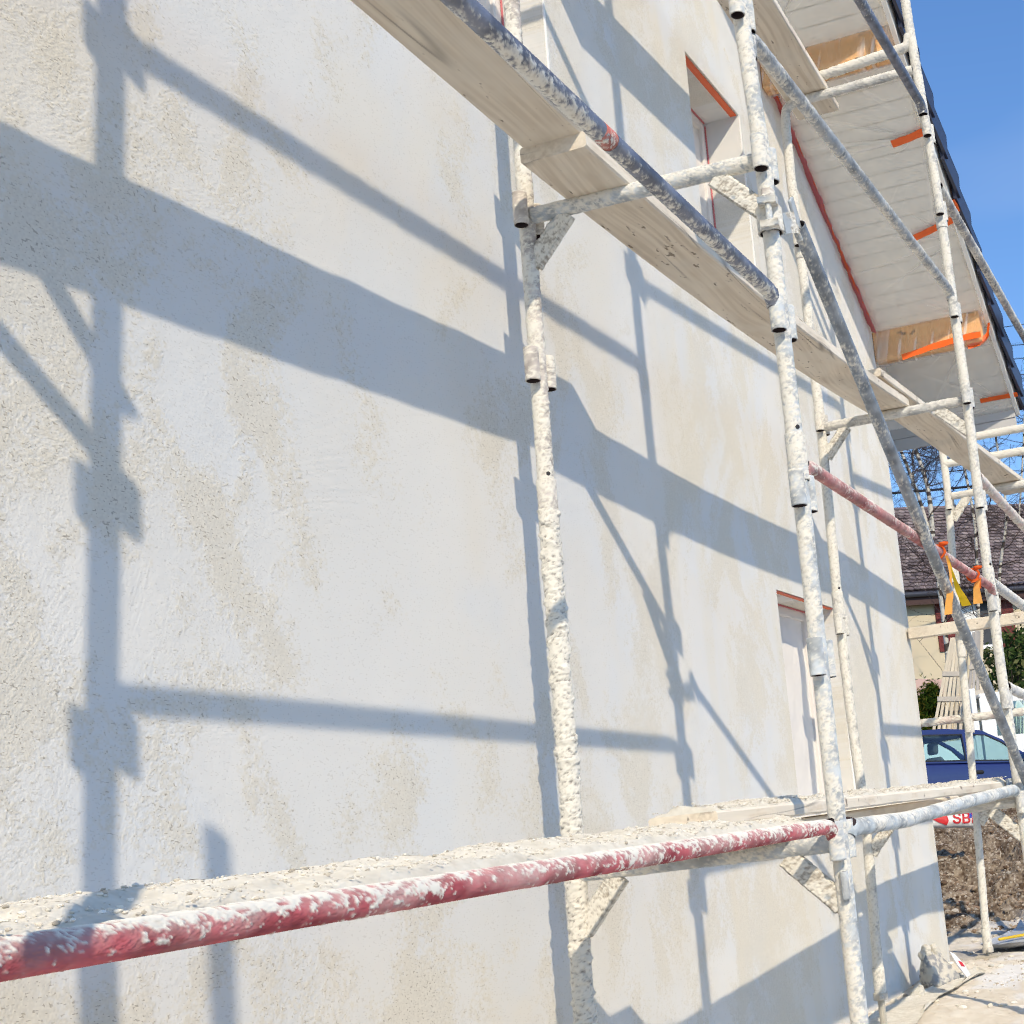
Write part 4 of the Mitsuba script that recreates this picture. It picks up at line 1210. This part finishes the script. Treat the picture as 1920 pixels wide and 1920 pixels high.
car = thing('blue_car', 'dark blue hatchback parked behind the mound, seen from its side', 'car')
R0 = pose([0, 0, 0], math.radians(-47), math.radians(-4.0))
pB = at(1823, 1428, 20.0)                                   # the foot of the B pillar at the belt line
CM = R0.copy()
CM[:3, 3] = pB - R0[:3, :3] @ np.array([2.0, -.83, .92])
C = lambda m_: placed(m_, CM)
prof = [(-.80, 0), (-.96, .10), (-1, .30), (-1, .72), (-.975, .93), (-.93, 1), (.93, 1), (.975, .93), (1, .72), (1, .30), (.96, .10), (.80, 0)]
part(car, 'body', C(loft([(.02, .66, .38, .72), (.10, .76, .28, .90), (.45, .82, .22, .925), (1.0, .83, .20, .92), (2.0, .83, .20, .915), (2.9, .83, .20, .905), (3.2, .825, .20, .88), (3.7, .80, .22, .80), (4.0, .72, .28, .70), (4.1, .62, .36, .60)], prof)), M['car_blue'], 40)
side = Polygon([(.36, .915), (.52, 1.12), (.80, 1.30), (1.1, 1.385), (1.7, 1.41), (2.3, 1.385), (2.62, 1.25), (3.2, .895)])
holes = [Polygon([(.74, .955), (.955, .95), (.955, 1.29), (.885, 1.25)]), Polygon([(1.0, .95), (1.91, .945), (1.93, 1.325), (1.03, 1.318)]), Polygon([(2.06, .945), (2.98, .93), (2.62, 1.195), (2.36, 1.31), (2.09, 1.325)])]
fr_ = side
for h in holes:
    fr_ = fr_.difference(h)
tum = lambda z_: .83 - .02 - .30 * max(0, z_ - .92)
for sg in (-1, 1):
    m_ = trimesh.creation.extrude_polygon(fr_, .035, engine='earcut')
    q = m_.vertices.copy()
    yy = np.array([tum(z_) for z_ in q[:, 1]])
    m_.vertices = np.column_stack([q[:, 0], sg * (yy - .035 + q[:, 2]), q[:, 1]])
    m_.fix_normals()
    part(car, 'side_frame', C(m_), M['car_blue'])
    for h in holes:
        m_ = trimesh.creation.extrude_polygon(h.buffer(.004), .001, engine='earcut')
        q = m_.vertices[m_.vertices[:, 2] > .0005]
        vv_, ff_ = trimesh.creation.triangulate_polygon(h.buffer(.006), engine='earcut')
        part(car, 'side_window', C(trimesh.Trimesh(np.column_stack([vv_[:, 0], sg * (np.array([tum(z_) for z_ in vv_[:, 1]]) - .018), vv_[:, 1]]), ff_, process=False)), M['glass'])
        rim_ = h.buffer(.014).difference(h.buffer(-.004))
        m_ = trimesh.creation.extrude_polygon(rim_, .006, engine='earcut')
        q = m_.vertices.copy()
        m_.vertices = np.column_stack([q[:, 0], sg * (np.array([tum(z_) for z_ in q[:, 1]]) + .002 + q[:, 2] * .5), q[:, 1]])
        m_.fix_normals()
        part(car, 'window_seal', C(m_), M['black'])
rl = [(.50, 1.10), (.80, 1.295), (1.1, 1.385), (1.7, 1.412), (2.3, 1.388), (2.36, 1.365)]
pts_r = []
m_ = loft([(x_, tum(z_) - .01, z_ - .03, z_ + .022) for x_, z_ in rl[1:]], [(-1, .1), (-.98, .7), (-.8, .95), (0, 1.25), (.8, .95), (.98, .7), (1, .1), (.9, 0), (-.9, 0)])
part(car, 'roof', C(m_), M['car_blue'], 40)
wsd = trimesh.Trimesh([[3.18, -.74, .91], [3.18, .74, .91], [2.34, .66, 1.385], [2.34, -.66, 1.385]], [[0, 1, 2], [0, 2, 3]], process=False)
part(car, 'windscreen', C(wsd), M['glass'])
wsd = trimesh.Trimesh([[.37, -.72, .92], [.37, .72, .92], [.82, .66, 1.315], [.82, -.66, 1.315]], [[0, 2, 1], [0, 3, 2]], process=False)
part(car, 'rear_window', C(wsd), M['glass'])
for sx in (2.0, 1.02, 3.0):
    part(car, 'door_seam', C(bx(sx - .004, sx + .004, -.834, -.829, .34, .90)), M['black'])
hd = trimesh.creation.capsule(height=.12, radius=.028)
hd.apply_transform(trimesh.geometry.align_vectors([0, 0, 1], [1, 0, 0]))
for x_ in (2.10, 1.12):
    h2 = hd.copy(); h2.vertices *= [1, .45, 1]
    h2.apply_translation([x_, -.835, .765])
    part(car, 'door_handle', C(h2), M['black'])
lk = trimesh.creation.cylinder(radius=.013, height=.012)
lk.apply_transform(trimesh.geometry.align_vectors([0, 0, 1], [0, 1, 0])); lk.apply_translation([2.055, -.834, .70])
part(car, 'door_lock', C(lk), M['chrome'])
part(car, 'side_strip', C(bx(.95, 3.15, -.842, -.828, .50, .545, .004)), M['dark_trim'])
part(car, 'side_sill', C(bx(1.05, 2.95, -.80, -.76, .14, .21, .01)), M['black'])
for x_, y_ in ((.74, -.80), (3.28, -.80), (.74, .64), (3.28, .64)):
    prof_w = [[0, .0], [.20, .0], [.27, .01], [.29, .04], [.29, .13], [.27, .16], [.20, .17], [0, .17]]
    m_ = trimesh.creation.revolve(np.array(prof_w)[:, [0, 1]], sections=36)
    m_.apply_transform(trimesh.geometry.align_vectors([0, 0, 1], [0, 1, 0]))
    m_.apply_translation([x_, y_, .29])
    wk = part(car, 'wheel', C(m_), M['black'], 40)
    m_ = trimesh.creation.cylinder(radius=.185, height=.18, sections=30)
    m_.apply_transform(trimesh.geometry.align_vectors([0, 0, 1], [0, 1, 0])); m_.apply_translation([x_, y_ + .085, .29])
    part(wk, 'rim', C(m_), M['chrome'], 30)
    m_ = trimesh.creation.annulus(r_min=.30, r_max=.345, height=.02)
    m_.apply_transform(trimesh.geometry.align_vectors([0, 0, 1], [0, 1, 0])); m_.apply_translation([x_, math.copysign(.828, y_), .29])
    part(car, 'wheel_arch', C(m_.slice_plane([0, 0, .22], [0, 0, 1])), M['black'])
for y_ in (-.38, .38):
    for x_ in (1.62,):
        m_ = cat(bx(x_ - .05, x_ + .06, y_ - .22, y_ + .22, .45, 1.02, .04), bx(x_ + .03, x_ + .5, y_ - .24, y_ + .24, .38, .52, .04))
        sk_ = part(car, 'seat', C(m_), M['seat'])
        part(sk_, 'headrest', C(bx(x_ - .05, x_ + .03, y_ - .12, y_ + .12, 1.06, 1.24, .03)), M['seat'])
part(car, 'rear_bench', C(bx(.62, .78, -.62, .62, .40, .98, .04)), M['seat'])
part(car, 'dashboard', C(bx(2.75, 3.1, -.70, .70, .55, .93, .05)), M['seat'])
st = trimesh.creation.torus(major_radius=.18, minor_radius=.015)
st.apply_transform(trimesh.geometry.align_vectors([0, 0, 1], [-.9, 0, .45])); st.apply_translation([2.62, .38, .90])
part(car, 'steering_wheel', C(st), M['black'], True)
for sg in (-1, 1):
    part(car, 'wing_mirror', C(bx(2.86, 2.98, sg * .86 - .07, sg * .86 + .07, .92, 1.04, .025)), M['car_blue'])
    part(car, 'tail_lamp', C(bx(.06, .16, sg * .70 - .06, sg * .70 + .06, .62, .84, .02)), M['lamp_red'])
    part(car, 'headlight', C(bx(3.90, 4.04, sg * .58 - .13, sg * .58 + .13, .55, .68, .03)), M['lamp_clear'])
part(car, 'bumper', C(bx(-.03, .10, -.74, .74, .34, .52, .03)), M['dark_trim'])
part(car, 'bumper', C(bx(4.02, 4.14, -.62, .62, .30, .46, .03)), M['dark_trim'])

# ------------------------------------------------------------------ white flatbed truck and the slatted panels on its bed
tr = thing('flatbed_truck', 'white flatbed truck standing behind the blue car, loaded with slatted panels', 'truck')
TO = at(1846, 1470, 23.5); TO[2] = -.52
TM = pose(TO, math.radians(-70))
t_ = lambda m_: placed(m_, TM)
part(tr, 'dropside', t_(bx(-2.6, -.06, .0, .04, 1.0, 1.42, .008)), M['truck_white'])
part(tr, 'dropside', t_(bx(-2.6, -.06, 1.86, 1.90, 1.0, 1.42, .008)), M['truck_white'])
part(tr, 'tailboard', t_(bx(-2.64, -2.601, .0, 1.9, 1.0, 1.42, .008)), M['truck_white'])
part(tr, 'bed', t_(bx(-2.6, .0, .042, 1.858, .92, 1.0)), M['board_grey'])
part(tr, 'chassis', t_(bx(-2.5, 1.4, .5, 1.4, .50, .90)), M['black'])
hb_ = [bx(-.05, .05, .02, .12, .93, 2.28, .008), bx(-.05, .05, 1.78, 1.88, .93, 2.28, .008), bx(-.045, .045, .121, 1.779, 2.18, 2.27, .008), bx(-.045, .045, .121, 1.779, 1.4, 1.48, .008)]
for m_ in hb_:
    part(tr, 'headboard_bar', t_(m_), M['truck_white'])
cabp = Polygon([(.10, .55), (1.95, .55), (2.0, 1.15), (1.62, 1.35), (1.18, 2.08), (1.05, 2.16), (.22, 2.18), (.12, 2.10)])
cw = Polygon([(.36, 1.42), (1.40, 1.40), (1.08, 1.98), (.38, 2.0)])
cab = cabp.difference(cw)
for y_ in (.10, 1.76):
    m_ = trimesh.creation.extrude_polygon(cab, .05, engine='earcut')
    m_.vertices = np.column_stack([m_.vertices[:, 0], y_ + m_.vertices[:, 2], m_.vertices[:, 1]])
    m_.fix_normals()
    part(tr, 'cab_side', t_(m_), M['truck_white'])
    vv_, ff_ = trimesh.creation.triangulate_polygon(cw.buffer(.01), engine='earcut')
    part(tr, 'cab_window', t_(trimesh.Trimesh(np.column_stack([vv_[:, 0], vv_[:, 0] * 0 + y_ + .025, vv_[:, 1]]), ff_, process=False)), M['glass'])
part(tr, 'cab_roof', t_(bx(.13, 1.14, .151, 1.759, 2.12, 2.185, .015)), M['truck_white'])
part(tr, 'cab_back', t_(bx(.11, .15, .151, 1.759, .55, 1.5)), M['truck_white'])
part(tr, 'bonnet', t_(loft([(1.58, .81, .56, 1.34), (1.8, .80, .56, 1.25), (1.99, .78, .56, 1.13)], [(-1, 0), (-1, .9), (-.93, 1), (.93, 1), (1, .9), (1, 0)]).apply_translation([0, .955, 0])), M['truck_white'], 30)
part(tr, 'windscreen', t_(trimesh.Trimesh([[1.60, .16, 1.36], [1.60, 1.75, 1.36], [1.16, 1.70, 2.1], [1.16, .2, 2.1]], [[0, 1, 2], [0, 2, 3]], process=False)), M['glass'])
part(tr, 'seat', t_(bx(.25, .5, .3, 1.6, .9, 1.7, .05)), M['seat'])
for x_, y_ in ((-1.9, .06), (1.35, .16), (-1.9, 1.68), (1.35, 1.6)):
    m_ = trimesh.creation.revolve(np.array([[0, .0], [.22, .0], [.32, .01], [.34, .04], [.34, .14], [.32, .17], [.22, .18], [0, .18]]), sections=32)
    m_.apply_transform(trimesh.geometry.align_vectors([0, 0, 1], [0, 1, 0])); m_.apply_translation([x_, y_, .36])
    part(tr, 'wheel', t_(m_), M['black'], 40)

SG = 'slatted panels on the truck bed'
gs_ = np.random.default_rng(9)
WOODS = [(.50, .44, .36), (.58, .50, .38), (.42, .39, .36), (.62, .54, .41)]
for n_, (lab, xb, xt, yt, dz, cross) in enumerate((
        ('weathered slatted panel leaning on the truck bed, the front one left of the third standard', [1741, 1752, 1763, 1775, 1787, 1799], [1785, 1789, 1794, 1799, 1803, 1808], 1193, 24.0, (1262, 1310, 1350)),
        ('weathered slatted panel leaning on the truck bed behind the front one', [1756, 1768, 1781, 1794, 1806], [1795, 1799, 1804, 1809, 1813], 1186, 24.35, (1275, 1330)),
        ('weathered slatted panel leaning on the truck bed, right of the third standard', [1809, 1819, 1829, 1838], [1826, 1831, 1836, 1841], 1182, 24.1, (1250, 1300, 1345)))):
    k = thing('slatted_panel', lab, 'slatted panel', None)
    ends = []
    for a, b in zip(xb, xt):
        p_, q_ = at(a, 1418, dz), at(b, yt + gs_.uniform(-4, 4), dz + .5)
        m_ = beam(p_, q_, .055, .022, up=FW, bevel=.003)
        part(k, 'slat', m_, M['slat_wood'], False, color=np.tile(np.array(WOODS[gs_.integers(4)]) * gs_.uniform(.85, 1.1), (len(m_.vertices), 1)))
        ends.append((p_, q_))
    for yc in cross:
        f_ = (1418 - yc) / (1418 - yt)
        a_ = ends[0][0] * (1 - f_) + ends[0][1] * f_ - FW * .03 - RT * .05
        b_ = ends[-1][0] * (1 - f_) + ends[-1][1] * f_ - FW * .03 + RT * .05
        m_ = beam(a_, b_, .022, .085, bevel=.003)
        part(k, 'batten', m_, M['slat_wood'], False, color=np.tile((.50, .45, .38), (len(m_.vertices), 1)))

# ------------------------------------------------------------------ neighbour house
nh = thing('neighbour_house', 'beige neighbour house with dark purple-brown plain tile roof and red shutters', 'house')
e_dir = np.array([.60, -.80, 0]); n_dir = np.array([-.80, -.60, 0])
E0 = at(1800, 1109, 38.0)
zE = E0[2]
def nhp(a, d, z):                                           # along the eave, depth behind the eave line, height
    return np.array([E0[0], E0[1], 0]) + e_dir * a - n_dir * d + np.array([0, 0, z])
def nbox(a0, a1, d0, d1, z0, z1):
    return trimesh.convex.convex_hull([nhp(a, d, z) for a in (a0, a1) for d in (d0, d1) for z in (z0, z1)])
RUN = 2.95
part(nh, 'wall', nbox(-9, 9, .40, .70, -.9, zE + .1), M['neighbour_wall'])
part(nh, 'wall', nbox(-9, -8.7, .705, 2 * RUN - .4, -.9, zE + .3), M['neighbour_wall'])
part(nh, 'wall', nbox(8.7, 9, .705, 2 * RUN - .4, -.9, zE + .3), M['neighbour_wall'])
for sgn in (0, 1):
    dd = (lambda d: d) if not sgn else (lambda d: 2 * RUN - d)
    rf = part(nh, 'roof', trimesh.convex.convex_hull([nhp(a, dd(d), zE + d * 1.0 + t) for a in (-9.4, 9.4) for d in (.01, RUN) for t in (0, .10)]), M['old_tile'])
    if not sgn:
        front_roof = rf
tv, tf, tc, tn = [], [], [], 0
gr_ = np.random.default_rng(3)
GA, TW = .165, .19
nrow = int(RUN * math.sqrt(2) / GA)
sh = Polygon([(-.091, 0)] + [(.091 * math.cos(t), -.130 - .065 * math.sin(t)) for t in np.linspace(PI, 0, 7)] + [(.091, 0)])
tb_ = trimesh.creation.extrude_polygon(sh, .028, engine='earcut')
sl = np.array([0, 1, 1]) / math.sqrt(2)                      # (along, depth, z)
upn = np.array([0, -1, 1]) / math.sqrt(2)
for r_ in range(nrow + 1):
    for c_ in range(-24, 28):
        a0 = (c_ + .5 * (r_ % 2)) * TW + gr_.normal(0, .004)
        base = np.array([a0, 0, zE]) + sl * (r_ * GA + .17) + upn * (.104 + gr_.uniform(0, .012))
        q = base + tb_.vertices[:, :1] * [1, 0, 0] + tb_.vertices[:, 1:2] * sl + tb_.vertices[:, 2:] * upn - tb_.vertices[:, 1:2] * upn * .20
        tv.append(np.array([nhp(*w_) for w_ in q])); tf.append(tb_.faces + tn); tn += len(q)
        cc = np.array([(.155, .122, .125), (.215, .170, .172), (.12, .097, .10), (.25, .205, .20)][gr_.integers(4)]) * gr_.uniform(.8, 1.15)
        tc.append(np.tile(cc, (len(q), 1)))
part(front_roof, 'plain_tiles', (np.vstack(tv), np.vstack(tf)), M['vcol'], False, color=np.vstack(tc), kind='stuff')
rd = []
for c_ in range(-26, 30):
    a0 = c_ * .34
    rd.append(trimesh.creation.cylinder(radius=.11 + .01 * (c_ % 2), segment=[nhp(a0, RUN, zE + RUN + .06), nhp(a0 + .35, RUN, zE + RUN + .06)], sections=12))
part(nh, 'ridge_tiles', cat(*rd), M['old_tile'], kind='stuff')
gt = trimesh.creation.cylinder(radius=.075, segment=[nhp(-9.4, -.05, zE - .02), nhp(9.4, -.05, zE - .02)], sections=12)
part(nh, 'gutter', gt, M['gutter_dark'], 30)
part(nh, 'fascia', nbox(-9.4, 9.4, .03, .06, zE - .30, zE + .02), M['fascia_brown'])
part(nh, 'eave_boards', nbox(-9.4, 9.4, .062, .40, zE - .12, zE - .09), M['fascia_brown'])


def on_facade(u, v, d=.40):
    q0 = nhp(0, d, 0)
    dd = at(u, v, 1) - CAM
    t = ((q0 - CAM) @ n_dir) / (dd @ n_dir)
    P = CAM + dd * t
    return float((P - q0) @ e_dir), float(P[2])


aL, zT = on_facade(1787, 1124)
aR, zB = on_facade(1871, 1213)
nw = key_of(nh + '__window')
part(nw, 'frame', cat(nbox(aL, aL + .08, .34, .398, zB, zT), nbox(aR - .08, aR, .34, .398, zB, zT), nbox(aL + .081, aR - .081, .34, .398, zT - .08, zT), nbox(aL + .081, aR - .081, .34, .398, zB, zB + .08), nbox((aL + aR) / 2 - .05, (aL + aR) / 2 + .05, .34, .398, zB + .081, zT - .081)), M['window_white'])
part(nw, 'pane', nbox(aL + .08, aR - .08, .375, .39, zB + .08, zT - .08), M['dark_room'])
part(nw, 'curtain', nbox(aL + .08, aL + .55, .362, .372, zB + .08, zT - .08), M['window_white'])
part(nw, 'sill', nbox(aL - .05, aR + .05, .25, .398, zB - .07, zB - .002), M['window_white'])
for a0, a1 in ((aL - .62, aL - .02), (aR + .02, aR + .62)):
    sh_ = part(nh, 'shutter', nbox(a0, a1, .35, .385, zB - .02, zT + .02), M['shutter_red'])
    for z_ in np.linspace(zB + .1, zT - .16, 9):
        part(sh_, 'louvre', nbox(a0 + .06, a1 - .06, .330, .349, z_, z_ + .07), M['shutter_red'])
gw = thing('garden_wall', 'low pinkish garden wall in front of the beige neighbour house', 'wall')
w0, w1 = at(1690, 1272, 27), at(1770, 1274, 27)
put(gw, trimesh.convex.convex_hull([p_ + FW * f_ * [1, 1, 0] + [0, 0, z_] for p_ in (w0, w1) for f_ in (0, .25) for z_ in (0, -2.6)]), M['pink_wall'])


# ------------------------------------------------------------------ trees, shrubs, wires
def limb(P, r0, r1, n=6):
    P = np.array(P, float)
    tg = np.gradient(P, axis=0); tg /= np.linalg.norm(tg, axis=1, keepdims=True) + 1e-9
    a = np.cross(tg, [.3, .9, .1]); a /= np.linalg.norm(a, axis=1, keepdims=True)
    b = np.cross(tg, a)
    th = np.arange(n) * 2 * PI / n
    rr = np.linspace(r0, r1, len(P))
    V = (P[:, None] + (a[:, None] * np.cos(th)[None, :, None] + b[:, None] * np.sin(th)[None, :, None]) * rr[:, None, None]).reshape(-1, 3)
    i = np.arange(n)
    F = []
    for k_ in range(len(P) - 1):
        c, d = k_ * n + i, k_ * n + (i + 1) % n
        F += [np.column_stack([c, d, d + n]), np.column_stack([c, d + n, c + n])]
    return V, np.vstack(F)


def wander(p, d, L, g, n=7, curl=.25, droop=0.0):
    P, d = [np.array(p, float)], np.array(d, float)
    for _ in range(n):
        d = d + g.normal(0, curl, 3) + [0, 0, -droop]
        d /= np.linalg.norm(d)
        P.append(P[-1] + d * L / n)
    return np.array(P), d


def birch(label, trunks, depth, seed, nb=22, rad=.07):
    g = np.random.default_rng(seed)
    k = thing('birch_tree', label, 'tree', None)
    tw = []
    for line, r0 in trunks:
        P = resample(np.array([at(u, v, depth) for u, v in line]), .35)
        P = P + np.cumsum(g.normal(0, .006, P.shape), 0)
        part(k, 'trunk', limb(P, r0, r0 * .45, 8), M['bark'], True)
        for _ in range(nb):
            i = int(len(P) * (.28 + .72 * g.random()))
            i = min(i, len(P) - 1)
            a = g.uniform(0, 2 * PI)
            Q, d = wander(P[i], [math.cos(a), math.sin(a), g.uniform(.1, .7)], g.uniform(.9, 2.6), g, 9, .22)
            tw.append(limb(Q, .013, .005, 4))
            for _ in range(6):
                j = g.integers(2, len(Q))
                a = g.uniform(0, 2 * PI)
                R_, d2 = wander(Q[j], [math.cos(a), math.sin(a), g.uniform(-.5, .6)], g.uniform(.4, 1.2), g, 6, .28, .05)
                tw.append(limb(R_, .006, .003, 3))
                for _ in range(3):
                    S_, _d = wander(R_[g.integers(2, len(R_))], g.normal(0, 1, 3) + [0, 0, -.2], g.uniform(.25, .7), g, 4, .25, .08)
                    tw.append(limb(S_, .0035, .002, 3))
    part(k, 'branches', cat(*tw), M['twig'], False, kind='stuff')


birch('twin-stemmed bare birch whose stems meet low in front of the dark tiled roof', [
    ([(1786, 1330), (1776, 1200), (1760, 1080), (1748, 1004), (1733, 966), (1721, 930), (1708, 893), (1695, 864), (1684, 838), (1668, 796), (1655, 740)], .062),
    ([(1749, 1006), (1749, 985), (1746, 940), (1741, 908), (1732, 880), (1722, 853), (1712, 832), (1700, 800), (1692, 760), (1686, 700)], .058)], 29, 1)
birch('slender speckled birch visible close to the left of the second outer standard', [([(1838, 1320), (1836, 1142), (1834, 1080), (1832, 1013), (1828, 955), (1820, 926), (1813, 897), (1807, 868), (1797, 820), (1790, 760)], .052)], 30, 2)
birch('crooked pale birch right of the second outer standard, thin against the roof', [([(1874, 1330), (1872, 1140), (1871, 1060), (1873, 1040), (1886, 1000), (1891, 970), (1884, 930), (1879, 897), (1872, 850), (1864, 800), (1858, 740)], .048)], 30.5, 3)
birch('bare birch behind, filling the sky under the eave with fine twigs', [([(1905, 1300), (1906, 1000), (1915, 860), (1925, 700)], .05), ([(1700, 1250), (1702, 1000), (1712, 900), (1715, 780)], .04)], 42, 4, 32)


def leafy(name, label, boxes, depth, n, size, palette, seed, stems=True, flat=.5):
    g = np.random.default_rng(seed)
    k = thing(name, label, 'shrub')
    Vs, Fs, Cs, m_ = [], [], [], 0
    cl = []
    for (u0, v0, u1, v1) in boxes:
        for _ in range(26):
            cl.append((at(g.uniform(u0, u1), g.uniform(v0, v1), depth + g.normal(0, .35)), g.uniform(.10, .26)))
    for _ in range(n):
        c, r = cl[g.integers(len(cl))]
        p_ = c + g.normal(0, r * .6, 3)
        a, b = g.normal(0, 1, 3), g.normal(0, 1, 3)
        a /= np.linalg.norm(a); b -= a * (a @ b); b /= np.linalg.norm(b)
        s_ = size * g.uniform(.6, 1.3)
        V = np.array([p_ - a * s_, p_ + b * s_ * flat, p_ + a * s_, p_ - b * s_ * flat])
        Vs.append(V); Fs.append(np.array([[0, 1, 2], [0, 2, 3]]) + m_); m_ += 4
        Cs.append(np.tile(np.array(palette[g.integers(len(palette))]) * g.uniform(.7, 1.25), (4, 1)))
    part(k, 'foliage', (np.vstack(Vs), np.vstack(Fs)), M['leaf'], False, color=np.clip(np.vstack(Cs), 0, 1))
    u0, v0, u1, v1 = boxes[0]
    foot = at((u0 + u1) / 2, v1, depth); foot[2] = -.55
    st_ = []
    for c, r in cl[::2]:
        mid = (foot + c) / 2 + g.normal(0, .12, 3)
        tt = np.linspace(0, 1, 7)[:, None]
        st_.append(limb((1 - tt) ** 2 * foot + 2 * tt * (1 - tt) * mid + tt ** 2 * c, .014, .005, 4))
    part(k, 'stems', cat(*st_), M['twig'], False)


leafy('conifer_hedge', 'dark green conifer bush with yellowish tips right beside the house corner', [(1716, 1290, 1752, 1372)], 25, 9000, .05, [(.035, .075, .012), (.07, .11, .015), (.14, .12, .02), (.025, .05, .01)], 5, flat=.22)
leafy('laurel_shrub', 'evergreen laurel shrub with glossy leaves above the white truck cab', [(1845, 1208, 1925, 1285), (1880, 1190, 1930, 1260)], 27, 1500, .07, [(.05, .09, .025), (.09, .13, .04), (.03, .055, .02), (.16, .17, .07)], 6)
vn = thing('climbing_vine', 'leafless climbing vine spreading over the beige facade', 'vine')
gv_ = np.random.default_rng(12)
vm = []
for _ in range(26):
    a0 = gv_.uniform(-2.6, .2)
    P, d = wander(nhp(a0, .39, -.5), e_dir * gv_.normal(0, .25) + [0, 0, 1], gv_.uniform(2.5, 5.2), gv_, 22, .10)
    P = P - n_dir * np.clip((P - nhp(0, .385, 0)) @ -n_dir, None, 0)[:, None] * 1.0
    vm.append(limb(P, .016, .006, 4))
    for _ in range(5):
        Q, d = wander(P[gv_.integers(4, 22)], e_dir * gv_.choice([-1, 1]) + [0, 0, gv_.uniform(0, .8)], gv_.uniform(.5, 1.4), gv_, 8, .2)
        vm.append(limb(Q + n_dir * .02, .008, .004, 3))
put(vn, cat(*vm), M['twig'])


def wire(label, a, b, depth, r, sag):
    p_, q_ = at(*a, depth), at(*b, depth + 2)
    t = np.linspace(-.8, 2.2, 40)[:, None]
    P = p_ * (1 - t) + q_ * t
    P[:, 2] += sag * (t[:, 0] - .5) ** 2
    k = thing('overhead_wire', label, 'wire')
    put(k, limb(P, r, r, 6), M['wire'], True)


wire('thick black overhead cable crossing the birch stems', (1680, 925), (1900, 905), 33, .030, .05)
wire('thin overhead wire in the sky at the right edge, uppermost of three', (1885, 613), (1920, 608), 34, .010, .01)
wire('thin overhead wire in the sky at the right edge, middle of three', (1890, 648), (1920, 646), 34, .012, .01)
wire('thin overhead wire in the sky at the right edge, lowest of three', (1897, 674), (1920, 671), 34, .010, .01)
scene['integrator_note'] = None
del scene['integrator_note']
